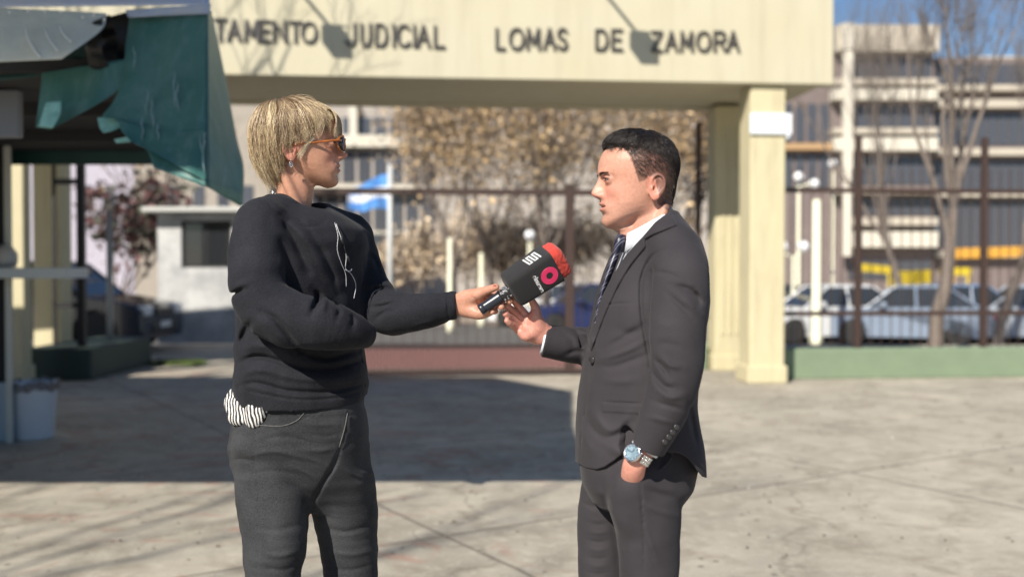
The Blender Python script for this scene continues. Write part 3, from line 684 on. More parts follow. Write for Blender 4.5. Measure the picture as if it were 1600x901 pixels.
# bin
bn = empty('trash_can', tuple(P(54, 686, 5.6) * np.array([1, 1, 0])), 'round grey blue rubbish bin with a plastic liner standing below the kiosk counter', 'bin')
bp_ = P(52, 640, 8.4); Yt = 1.42 / ((684 - 420) / 1600); cx = P(52, 640, Yt)[0]; r_ = 36 / 1600 * Yt; bn.location = (cx, Yt, 0)
hz = P(0, 597, Yt)[2]
mb = MB(); mb.lathe([(r_ * .80, .0), (r_ * .84, .01), (r_ * 1.0, hz), (r_ * 1.04, hz + .01), (r_ * .98, hz), (r_ * .80, .03)], (cx, Yt, 0.001), 28); mb.build('bin_body', new_mat('bin_plastic', (.58, .63, .70), rough=.45, noise=(6, .3, (.48, .52, .60))), bn, True)
f = Field((cx - r_ * 1.3, Yt - r_ * 1.3, hz - .10), (cx + r_ * 1.3, Yt + r_ * 1.3, hz + .06), .006); x, y, z = f.grid(tuple(slice(0, m) for m in f.n)); an_ = np.arctan2(y - Yt, x - cx); rd = np.hypot(x - cx, y - Yt)
f.F = (np.maximum(np.abs(rd - r_ * (1.04 + .02 * np.sin(an_ * 9) + .015 * np.sin(an_ * 23 + z * 60))) - .008, np.abs(z - hz + .02 - .012 * np.sin(an_ * 5)) - .035 - .008 * np.sin(an_ * 13))).astype(np.float32)
v, q = f.nets(); link_mesh('bin_liner', v, q, new_mat('bin_liner', (.10, .10, .12), rough=.3, spec=.6), bn)

# ---- vehicles
glass_d = new_mat('car_glass', (.03, .035, .04), rough=.04, spec=.9)
tyre_m = new_mat('tyre_rubber', (.02, .02, .02), rough=.8); rim_m = new_mat('wheel_alloy', (.45, .46, .48), rough=.3, metal=.8); lampw = new_mat('headlight_glass', (.85, .87, .9), rough=.08, spec=.9); lampr = new_mat('tail_light', (.35, .02, .02), rough=.15); trim_m = new_mat('black_trim', (.02, .02, .022), rough=.5); plate_w = new_mat('plate', (.7, .7, .68), rough=.5)
def car(name, label, paint, L=4.2, Wd=1.75, H=1.45, suv=False, group='cars parked beyond the fence', cat='car'):
    """nose towards -x, wheels on z=0"""
    e = empty(name, (0, 0, 0), label, cat, group); hw = Wd / 2; gl_ = .20 if not suv else .24
    belt = H * .62; rw = .315 if not suv else .36; ax0, ax1 = -L / 2 + .78, L / 2 - .82
    hood = [(-L/2 + .04, gl_), (-L/2, .38), (-L/2 + .02, belt * .72), (-L/2 + .16, belt * .86), (-L/2 + .9, belt * .99), (-L/2 + 1.15, belt * 1.02)]
    rear = [(L/2 - .25, belt * 1.04), (L/2 - .05, belt * .95), (L/2, belt * .6), (L/2 - .02, gl_ + .06)] if not suv else [(L/2 - .10, belt * 1.04), (L/2 - .03, belt * .9), (L/2, belt * .5), (L/2 - .03, gl_ + .06)]
    def arch(cx): return [(cx + rw * 1.14 * math.cos(a), max(gl_, rw + rw * 1.14 * math.sin(a))) for a in np.linspace(-.35, math.pi + .35, 11)]
    low = [(ax1 + rw * 1.2, gl_)] + arch(ax1) + [(ax0 + rw * 1.2, gl_)] + arch(ax0) + [(ax0 - rw * 1.2, gl_)]
    outline = hood + rear + low; bm = bmesh.new()
    secs = [(-1.0, .96, .0), (-.94, 1.0, 0), (.94, 1.0, 0), (1.0, .96, 0)]; vs = []
    for yk, sc, _ in secs: vs.append([bm.verts.new((x * (1 if abs(yk) < 1 else .985), yk * hw, z if abs(yk) < 1 else (z - .5) * .95 + .5)) for x, z in outline])
    for a, b in zip(vs[:-1], vs[1:]):
        for i in range(len(outline)): bm.faces.new((a[i], a[(i + 1) % len(outline)], b[(i + 1) % len(outline)], b[i]))
    f0 = bm.faces.new(vs[0]); f1 = bm.faces.new(vs[-1][::-1]); bmesh.ops.triangulate(bm, faces=[f0, f1]); bmesh.ops.recalc_face_normals(bm, faces=bm.faces)
    me = bpy.data.meshes.new('body'); bm.to_mesh(me); bm.free(); me.materials.append(paint); o = bpy.data.objects.new('body', me); COL.objects.link(o); o.parent = e
    # cabin: pillars and roof in paint, glass inset
    rx0, rx1 = (-L/2 + 1.75, L/2 - 1.05) if not suv else (-L/2 + 1.7, L/2 - .45); bx0, bx1 = -L/2 + 1.08, (L/2 - .30 if not suv else L/2 - .12)
    tw, bw = hw * .76, hw * .93; zb_ = belt * 1.0; zr = H
    V = [(bx0, -bw, zb_), (bx1, -bw, zb_), (rx1, -tw, zr - .06), (rx0, -tw, zr - .06), (bx0, bw, zb_), (bx1, bw, zb_), (rx1, tw, zr - .06), (rx0, tw, zr - .06)]
    mb = MB(); mb.add(V, [(0,1,2,3),(7,6,5,4),(0,3,7,4),(1,5,6,2),(3,2,6,7),(0,4,5,1)]); g_ = mb.build('glasshouse', glass_d, e, world=False)
    mb = MB(); rv_ = [(rx0 - .03, -tw - .01, zr - .07), (rx1 + .04, -tw - .01, zr - .07), (rx1 + .04, tw + .01, zr - .07), (rx0 - .03, tw + .01, zr - .07)]; top = [(rx0 + .10, -tw + .10, zr), (rx1 - .08, -tw + .10, zr), (rx1 - .08, tw - .10, zr), (rx0 + .10, tw - .10, zr)]
    mb.add(rv_ + top, [(3,2,1,0),(4,5,6,7),(0,1,5,4),(1,2,6,5),(2,3,7,6),(3,0,4,7)]); mb.build('roof', paint, e, world=False)
    for s in (-1, 1):
        mb = MB(); mid = (rx0 + rx1) / 2 - .1
        for (xa_, xb_) in ((bx0, rx0), (mid, mid - .02), (bx1, rx1)): mb.tube([(xa_, s * (bw + .004), zb_ - .01), (xb_, s * (tw + .006), zr - .05)], .03, 6)
        mb.build('pillars', paint, e, world=False)
        mb = MB(); mb.box((bx0 + .30, s * (bw + .02), zb_ + .01), (bx0 + .48, s * (bw + .20), zb_ + .15), .03); mb.build('side_mirror', paint, e, world=False)
        mb = MB(); mb.box((-L/2 - .012, s * (hw - .10), belt * .66), (-L/2 + .22, s * (hw - .42), belt * .84), .03); mb.build('headlight', lampw, e, world=False)
        mb = MB(); mb.box((L/2 - .16, s * (hw - .02), belt * .68), (L/2 + .012, s * (hw - .28), belt * .92), .03); mb.build('tail_light', lampr, e, world=False)
        mb = MB()
        for xd in (ax0 + .42, (ax0 + ax1) / 2 + .15, ax1 - .42): mb.box((xd, s * (hw + .001), .32), (xd + .012, s * (hw + .004), belt * .95))
        for xd in (ax0 + .75, (ax0 + ax1) / 2 + .55): mb.box((xd, s * (hw + .001), belt * .80), (xd + .16, s * (hw + .02), belt * .83))
        mb.build('door_lines', trim_m, e, world=False)
        for ax_ in (ax0, ax1):
            c = Matrix.Translation((ax_, s * (hw - .10), rw)) @ Matrix.Rotation(R(90), 4, 'X'); mb = MB(c); mb.lathe([(rw * .62, -.10), (rw * .93, -.10), (rw, -.07), (rw, .07), (rw * .93, .10), (rw * .62, .10)], n=28); w_ = mb.build('wheel', tyre_m, e, True, world=False)
            mb = MB(c); zz_ = -.085 if s > 0 else .085
            mb.lathe([(.03, zz_ - .01), (rw * .62, zz_ - .004), (rw * .64, zz_ + .004), (.03, zz_ + .012)], n=24)
            mb.build('rim', rim_m, w_, False, world=False)
    mb = MB(); mb.box((-L/2 - .018, -hw * .55, .34), (-L/2 + .05, hw * .55, .50), .02); mb.box((-L/2 - .016, -hw * .4, belt * .64), (-L/2 + .05, hw * .4, belt * .78), .02); mb.build('grille', trim_m, e, world=False)
    mb = MB(); mb.box((-L/2 - .026, -.22, .42), (-L/2 - .019, .22, .53)); mb.build('number_plate', plate_w, e, world=False)
    return e
def paint(n, c, r=.25): return new_mat(n, c, rough=r, coat=.7, spec=.5)
def place(e, px, Y, rz): e.location = (P(px, 500, Y)[0], Y, gz(Y)); e.rotation_euler = (0, 0, rz); return e
place(car('parked_car', 'dark blue car parked between the kiosk and the guard booth', paint('dark_blue_paint', (.008, .014, .035)), 4.5, 1.85, 1.56, True, group=None), 60, 17.9, R(177))
rc = [('white hatchback parked nearest the cream lamp post', (.60, .61, .62), 1290, 26.2, 8, False), ('silver blue car parked left of the bare tree trunk', (.22, .27, .35), 1412, 25.6, -18, False), ('pale blue car parked just right of the bare tree trunk', (.16, .23, .36), 1508, 27.2, 186, False), ('light grey car parked at the right edge beyond the fence post', (.36, .40, .45), 1598, 25.8, -14, False)]
for lab, c, px, Y, rz, su in rc: place(car('parked_car', lab, paint('car_paint', c), 4.0, 1.72, 1.48, su), px, Y, R(rz))
place(car('parked_car', 'dark blue car seen through the gate just left of the man', paint('navy_paint', (.02, .03, .10)), 4.1, 1.74, 1.46), 925, 29.5, R(10))
place(car('parked_car', 'white car low behind the gate bars next to the dark blue car', paint('white_car_paint', (.7, .7, .7)), 4.1, 1.74, 1.44), 862, 33.2, R(-24))
place(car('parked_car', 'charcoal car parked right beside the front gate column', paint('charcoal_paint', (.05, .05, .055)), 4.0, 1.74, 1.42), 1232, 30.2, R(95))

# ---- office building far behind: bands of dark windows between pale ledges
bmid = new_mat('mid_grey_render', (.40, .365, .33), rough=.8, noise=(.8, .5, (.30, .275, .25)))
bwall = new_mat('building_concrete', (.50, .45, .37), rough=.8, noise=(.6, .35, (.38, .34, .28)))
bledge = new_mat('pale_ledge', (.62, .58, .49), rough=.7, noise=(.8, .2, (.6, .56, .47)))
bdark = new_mat('brown_spandrel', (.17, .135, .13), rough=.7, noise=(1.2, .5, (.23, .19, .175)))
bglass = new_mat('office_glass', (.07, .075, .09), rough=.15, spec=.6)
bd = empty('office_building', (15, 60, 0), 'large pale concrete office building with long dark window bands and thin ledges', 'building')
YB = 60.0
def bb(name, mat, a0, b0, a1, b1, d0=0.0, d=.5, Y=YB, parent=None):
    mb = MB(); p = P(a0, b1, Y); q_ = P(a1, b0, Y); mb.box((p[0], Y + d0, p[2]), (q_[0], Y + d0 + d, q_[2])); return mb.build(name, mat, parent or bd)
bb('wall', bdark, 1225, 128, 1466, 520, .6, 12); bb('wall', bdark, 1466, 84, 1900, 520, 1.2, 12); bb('wall', bmid, 380, 60, 1224, 520, 3.0, 12)
bb('roof_parapet', bwall, 1306, 40, 1466, 81, -.2, 10); bb('wall', bdark, 1306, 81, 1466, 128, .6, 10)
bb('rooftop_room', bledge, 1560, 66, 1700, 84, 4, 6)
for y0, y1 in ((124, 134), (140, 157), (201, 210), (216, 236), (296, 303), (340, 352), (362, 386)): bb('ledge', bledge if y1 - y0 > 12 else bwall, 1300 if y0 < 300 else 1320, y0, 1462, y1, -.35, .9)
for y0, y1 in ((130, 139), (153, 166), (230, 241), (300, 306), (392, 402)): bb('ledge', bwall, 1468, y0, 1900, y1, .5, .6)
bb('ledge', new_mat('ochre_ledge', (.42, .27, .14), rough=.7), 1222, 224, 1300, 234, -.1, .6)
for y0, y1 in ((84, 124), (160, 200), (240, 290), (306, 338), (404, 440)):
    for k in range(8): bb('window', bglass, 1330 + k * 16.5, y0 + 3, 1345.2 + k * 16.5, y1 - 3, .52, .06)
for y0, y1 in ((92, 128), (170, 225), (246, 296), (310, 388)):
    for k in range(14): bb('window', bglass, 1472 + k * 17, y0 + 2, 1487.8 + k * 17, y1 - 2, 1.12, .06)
for y0, y1 in ((160, 220), (240, 292)):
    for k in range(4): bb('window', bglass, 1228 + k * 19, y0, 1242 + k * 19, y1, .52, .06)
bb('pier', bledge, 1313, 81, 1329, 400, -.5, .4); bb('pier', bledge, 1312, 40, 1330, 80, -.6, .38)
for (a0, b0, a1, b1) in ((470, 203, 672, 222), (470, 284, 650, 297), (500, 360, 655, 382)): bb('ledge', bledge, a0, b0, a1, b1, 2.2, .7)
for y0, y1 in ((172, 200), (228, 278), (300, 356)):
    for k in range(11): bb('window', bglass, 392 + k * 26, y0, 412 + k * 26, y1, 2.92, .06)
bb('pier', bledge, 536, 150, 548, 222, 2.3, .6)
# lighter block far left behind the booth
bl = empty('stone_building', (-20, 46, 0), 'low beige stone building behind the guard booth', 'building')
bb('wall', new_mat('beige_stone', (.36, .32, .27), rough=.85, noise=(1.5, .6, (.24, .22, .19)), bump=(3, .6, .05)), 212, 110, 420, 480, 0, 8, 46, bl); bb('cornice', bwall, 205, 102, 428, 114, -.2, 8.4, 46, bl)
for k in range(5): bb('window', bglass, 226 + k * 38, 290, 244 + k * 38, 330, -.04, .06, 46, bl)
bt = empty('lilac_building', (-25, 52, 0), 'pale lilac rendered building seen over the dark blue car', 'building')
bb('wall', new_mat('lilac_render', (.42, .40, .47), rough=.85, noise=(1, .3, (.32, .30, .36))), -60, 110, 208, 500, 0, 8, 52, bt)
for k in range(6): bb('window', bglass, -20 + k * 36, 200, 0 + k * 36, 240, -.04, .06, 52, bt); bb('window', bglass, -20 + k * 36, 290, 0 + k * 36, 330, -.04, .06, 52, bt)

# ---- trees
bark = new_mat('grey_bark', (.20, .165, .14), rough=.9, noise=(12, .6, (.10, .08, .07)), bump=(30, .7, .02))
leafy = bpy.data.materials.new('dry_leaves'); leafy.use_nodes = True; leafy.node_tree.nodes['Principled BSDF'].inputs['Roughness'].default_value = .7
_a = leafy.node_tree.nodes.new('ShaderNodeAttribute'); _a.attribute_name = 'Col'; leafy.node_tree.links.new(_a.outputs['Color'], leafy.node_tree.nodes['Principled BSDF'].inputs['Base Color'])
def make_tree(base, H, spread, label, seed, leaves=0, lcol=((.32, .21, .09), (.20, .13, .06), (.12, .12, .05)), trunk_h=.35, r0=.12, depth=5, upright=.35, group=None, leaf=.11, twig_min=.004, name='tree'):
    rr = random.Random(seed); e = empty(name, base, label, 'tree', group); trunk = MB(); twigs = MB(); tips = []
    def grow(p, d, L, r, k):
        n = 4; pts = [p]; rs = [r]; q_ = p.copy(); dd = d.copy()
        for i in range(n):
            dd = (dd + Vector((rr.gauss(0, .10), rr.gauss(0, .10), rr.gauss(0, .08) + upright * .05))).normalized(); q_ = q_ + dd * L / n; pts.append(q_.copy()); rs.append(max(twig_min, r * (1 - .45 * (i + 1) / n)))
        (trunk if k <= 1 else twigs).tube(pts, rs, 7 if k < 2 else (5 if k < 3 else 3), cap=False)
        if k >= depth - 2: tips.extend([(pts[i], dd) for i in range(1, n + 1)])
        if k >= depth: return
        m = rr.choice([3, 4]) if k > 0 else 5
        for j in range(m):
            a = rr.uniform(0, 6.283) + j * 6.283 / m; sp_ = rr.uniform(.35, .85) * spread; o_ = Vector((math.cos(a) * sp_, math.sin(a) * sp_, 1 * (upright + .35))).normalized()
            nd = (dd * .6 + o_ * .8).normalized(); st = pts[rr.choice([2, 3, 4])] if k > 0 else pts[rr.choice([3, 4, 4])]
            grow(st, nd, L * rr.uniform(.55, .82) if k > 0 else H * .30, rs[-1] * .72, k + 1)
    grow(Vector(base), Vector((rr.uniform(-.05, .05), 0, 1)), H * trunk_h, r0, 0)
    trunk.build('trunk', bark, e, True, recalc=False); tw_ = twigs.build('crown', bark, e, True, recalc=False)
    if leaves:
        g = np.random.RandomState(seed); T = np.array([t_[0][:] for t_ in tips]); wt = g.rand(len(T)) ** 4 + .03; c = T[g.choice(len(T), size=leaves, p=wt / wt.sum())] + g.normal(size=(leaves, 3)) * (.26, .26, .24) * (.4 + 1.2 * g.rand(leaves, 1)) * np.array(H / 6)
        a = g.normal(size=(leaves, 3)); a /= np.linalg.norm(a, axis=1, keepdims=True); b = np.cross(a, g.normal(size=(leaves, 3))); b /= np.linalg.norm(b, axis=1, keepdims=True); s_ = leaf * (.35 + 1.3 * g.rand(leaves, 1) ** 2)
        V = np.stack([c - a * s_, c + b * s_ * .6, c + a * s_, c - b * s_ * .6], 1).reshape(-1, 3); F = np.arange(len(V)).reshape(-1, 4)
        cc = np.array(lcol)[g.randint(len(lcol), size=leaves)] * (.6 + .8 * g.rand(leaves, 1)); link_mesh('leaves', V, F, leafy, e, False, cols=np.repeat(cc, 4, axis=0))
    return e
def tp_(px, Y): return (float(P(px, 500, Y)[0]), Y, gz(Y))
dry = ((.54, .38, .20), (.46, .32, .17), (.38, .28, .18), (.30, .25, .20), (.60, .44, .25), (.34, .29, .25), (.30, .22, .14))
for i, (px, Y, H, lab) in enumerate(((712, 34, 10.0, 'dry leaved tree left of the microphone, half bare'), (775, 37, 11.5, 'tall tree with yellow brown leaves directly above the microphone'), (850, 31, 10.0, 'tree with golden dry leaves between the microphone and the man'), (950, 35, 11.0, 'dry leaved tree behind the head of the man'), (1050, 33, 10.5, 'dry leaved tree rising just right of the head of the man'))):
    make_tree(tp_(px, Y), H, .85 if i == 0 else 1.05, lab, 20 + i, 11000, dry, .22, .16, 4, .35, 'dry leaved street trees', .070)
for i, (px, Y, H, lab) in enumerate(((655, 39, 4.6, 'low brown shrub by the flagpole'), (735, 41, 5.6, 'brown grey shrubby tree below the golden crowns'), (812, 38, 4.8, 'brown shrub low behind the microphone'), (905, 40, 5.6, 'brown grey shrub behind the raised hand of the man'), (1010, 41, 5.4, 'brown shrub hidden mostly by the man'))):
    make_tree(tp_(px, Y), H, 1.3, lab, 80 + i, 4500, ((.54, .45, .33), (.46, .38, .30), (.58, .46, .31), (.40, .34, .28)), .10, .08, 4, .25, 'brown shrubs beyond the gate', .10, name='shrub')
for i, (px, Y, H, lab) in enumerate(((1462, 17.2, 6.9, 'bare tree with a grey trunk in front of the parked cars'), (1408, 30, 11.0, 'tall bare tree reaching above the office roof'), (1560, 24, 9.0, 'bare tree at the right edge of the view'))):
    make_tree(tp_(px, Y), H, .75 if i else .8, lab, 40 + i, 0, trunk_h=.36 if i == 0 else .25, r0=.14, depth=5, upright=.75, group='bare winter trees', twig_min=.0045)
make_tree(tp_(330, 26), 7.5, 1.2, 'bare thin tree over the guard booth roof', 51, 900, dry, .3, .1, 4, .3, 'bare winter trees', .10)
make_tree(tp_(165, 24), 4.6, 1.1, 'small red leaved tree behind the dark blue car', 52, 1500, ((.12, .05, .05), (.09, .045, .04), (.07, .07, .05)), .3, .08, 4, .3, None, .11)
make_tree((-5.9, 9.9, 0), 8.6, 1.2, 'bare tree beside the gate, left of the view', 61, 0, trunk_h=.45, r0=.13, depth=4, upright=.4, group='bare winter trees')
make_tree((-9.2, -7.6, 0), 11.5, 1.2, 'bare tree behind the camera', 62, 0, trunk_h=.45, r0=.16, depth=4, upright=.3, group='bare winter trees')
make_tree((-1.72, .50, 0), 2.15, 1.2, 'unseen leafy shrub added beside the camera to shade the legs of the woman', 71, 2600, ((.07, .10, .03), (.05, .08, .03)), .25, .03, 4, .4, None, .05, name='shrub')  # out-of-view shrub put in to shade the woman's legs
# low hedge and grass by the booth
gr_ = new_mat('grass', (.09, .13, .03), rough=.9, noise=(30, .6, (.05, .08, .02)))
g = np.random.RandomState(5); n = 2600; c = np.stack([g.uniform(-6.6, -4.6, n), g.uniform(15.0, 15.5, n), np.zeros(n)], 1); h_ = g.uniform(.03, .09, n); dx = g.normal(size=n) * .02
V = np.stack([c + [-.006, 0, 0], c + [.006, 0, 0], c + np.stack([dx, g.normal(size=n) * .02, h_], 1)], 1).reshape(-1, 3); o = link_mesh('grass', V, np.arange(len(V)).reshape(-1, 3), gr_, None, False); tag(o, 'strip of green grass in front of the dark blue car', 'grass', kind='stuff')
n = 1500; c = np.stack([g.uniform(-1.2, 9, n), g.uniform(34.4, 36, n), np.full(n, gz(35))], 1)
# ---- flag on its pole, lamp posts, yellow frames
fp = empty('flagpole', tp_(610, 30), 'pale pole flying a light blue and white flag above the fence rail', 'flagpole'); B = Vector(tp_(610, 30))
mb = MB(); mb.tube([B, B + Vector((0, 0, 4.9))], [.11, .07], 10); mb.build('pole', new_mat('pale_pole', (.55, .56, .55), rough=.5), fp, True)
def flag_strip(name, t0, t1, mat):
    V = []; F = []; n, m = 24, 6
    for k in (0, .012):
        for i in range(n):
            for j in range(m):
                a = i / (n - 1); b = t0 + (t1 - t0) * j / (m - 1); hh = 1.05 - .45 * a
                V.append((B.x - .08 - a * 1.15, B.y + .12 * math.sin(a * 9 + b * 2) + k, B.z + 4.65 - .45 * a - b * hh + .05 * math.sin(a * 7)))
    for i in range(n - 1):
        for j in range(m - 1): q_ = (i * m + j, i * m + j + 1, (i + 1) * m + j + 1, (i + 1) * m + j); F.append(q_); F.append(tuple(n * m + x for x in q_[::-1]))
    return link_mesh(name, V, F, mat, fp)
fl = flag_strip('flag', 0, .333, new_mat('flag_blue', (.10, .30, .70), rough=.7)); flag_strip('flag_stripe', .334, .666, new_mat('flag_white', (.75, .78, .85), rough=.7)); flag_strip('flag_stripe', .667, 1, bpy.data.materials['flag_blue'])
lp_m = new_mat('cream_pole', (.78, .76, .58), rough=.6); globe = new_mat('white_globe', (.85, .85, .85), rough=.2)
def lamp_post(px, Y, ztop, r, label, heads=(), group='lamp posts beyond the fence'):
    b = Vector(tp_(px, Y)); e = empty('street_lamp', b, label, 'lamp post', group); mb = MB(); mb.tube([b, b + Vector((0, 0, .3)), b + Vector((0, 0, .32)), (b.x, b.y, ztop)], [r * 1.5, r * 1.5, r, r * .9], 12); mb.build('post', lp_m, e, True)
    for dx, dz in heads:
        mb = MB(); mb.lathe([(.02, -.15), (.12, -.11), (.16, 0), (.12, .11), (.02, .15)], (b.x + dx, Y, ztop + dz), 18); mb.build('globe', globe, e, True)
        if abs(dx) > .05: mb = MB(); mb.tube([(b.x, Y, ztop - .05), (b.x + dx * .6, Y, ztop + .05), (b.x + dx, Y, ztop + dz - .16)], .03, 6); mb.build('arm', lp_m, e, True)
    return e
lamp_post(1275, 23, float(P(0, 312, 23)[2]), .10, 'thick cream post beyond the fence, right of the gate column')
lamp_post(1247, 30, float(P(0, 290, 30)[2]), .05, 'lamp post with white globes beside the gate column, the lower one', [(0, .25), (.45, .05)])
lamp_post(1300, 33, float(P(0, 268, 33)[2]), .05, 'tall lamp post with one white globe before the office building', [(0, .25)])
lamp_post(1238, 27, float(P(0, 400, 27)[2]), .05, 'short lamp post with twin white globes by the column', [(-.28, .25), (.28, .25)])
for i, (px, Y, py, lab) in enumerate(((703, 30, 372, 'white post left of the microphone top'), (828, 30, 378, 'white post directly behind the microphone'), (752, 33, 395, 'short cream post midway between the people'))):
    lamp_post(px, Y, float(P(0, py, Y)[2]), .07, lab, [(0, .2)] if i == 1 else ())
yel = new_mat('yellow_paint', (.62, .46, .03), rough=.5); ora = new_mat('orange_paint', (.66, .34, .05), rough=.5)
def yframe(px0, px1, py0, py1, Y, mat, label, dip=0):
    e = empty('barrier_frame', tp_((px0 + px1) / 2, Y), label, 'barrier', 'yellow barriers in the car park'); a, b = P(px0, py0, Y), P(px1, py0 + dip, Y); c = P(px0, py1, Y)
    mb = MB(); h_ = float(a[2] - c[2]); mb.add([tuple(a), tuple(b), (b[0], Y, b[2] - h_), (a[0], Y, a[2] - h_), (a[0], Y + .12, a[2]), (b[0], Y + .12, b[2]), (b[0], Y + .12, b[2] - h_), (a[0], Y + .12, a[2] - h_)], [(3,2,1,0),(4,5,6,7),(0,1,5,4),(1,2,6,5),(2,3,7,6),(3,0,4,7)]); mb.build('board', mat, e)
    for x in (a[0] + .1, b[0] - .1): mb = MB(); mb.tube([(x, Y + .06, gz(Y)), (x, Y + .06, float(min(a[2], b[2]) - h_ * .5))], .04, 6); mb.build('leg', mat, e, True)
yframe(1342, 1394, 411, 423, 36, yel, 'slanting yellow board left of the bare tree trunk', 5)
yframe(1396, 1456, 424, 446, 38, yel, 'broad yellow board close behind the silver blue car', -3)
yframe(1470, 1518, 418, 430, 37, yel, 'narrow yellow board right of the bare tree trunk', 0)
yframe(1488, 1620, 388, 404, 42, ora, 'long orange yellow gantry board at the right edge', -4)
# debris on the plaza: leaves and paper scraps
mb = MB(); rr = random.Random(9)
for i in range(420):
    y = rr.uniform(3.8, 12.5); x = rr.uniform(-1, 1) * y * .55; s_ = rr.uniform(.006, .017); a = rr.uniform(0, 6.28); z = .004
    mb.add([(x + s_ * math.cos(a), y + s_ * math.sin(a), z), (x - s_ * .5 * math.sin(a), y + s_ * .5 * math.cos(a), z + s_ * .5), (x - s_ * math.cos(a), y - s_ * math.sin(a), z), (x + s_ * .5 * math.sin(a), y - s_ * .5 * math.cos(a), z + s_ * .2)], [(0, 1, 2, 3)])
tag(mb.build('leaf_litter', new_mat('dead_leaf', (.12, .085, .05), rough=.9), recalc=False), 'scattered dry leaf scraps on the concrete', 'leaf litter', kind='stuff')
mb = MB()
for i in range(26):
    y = rr.uniform(4.2, 12); x = rr.uniform(-1, 1) * y * .5; s_ = rr.uniform(.008, .020); mb.box((x, y, .003), (x + s_, y + s_ * .8, .003 + s_ * .4), .002)
tag(mb.build('paper_scraps', new_mat('paper', (.7, .68, .62), rough=.8)), 'scattered pale paper and gravel bits on the concrete', 'litter', kind='stuff')
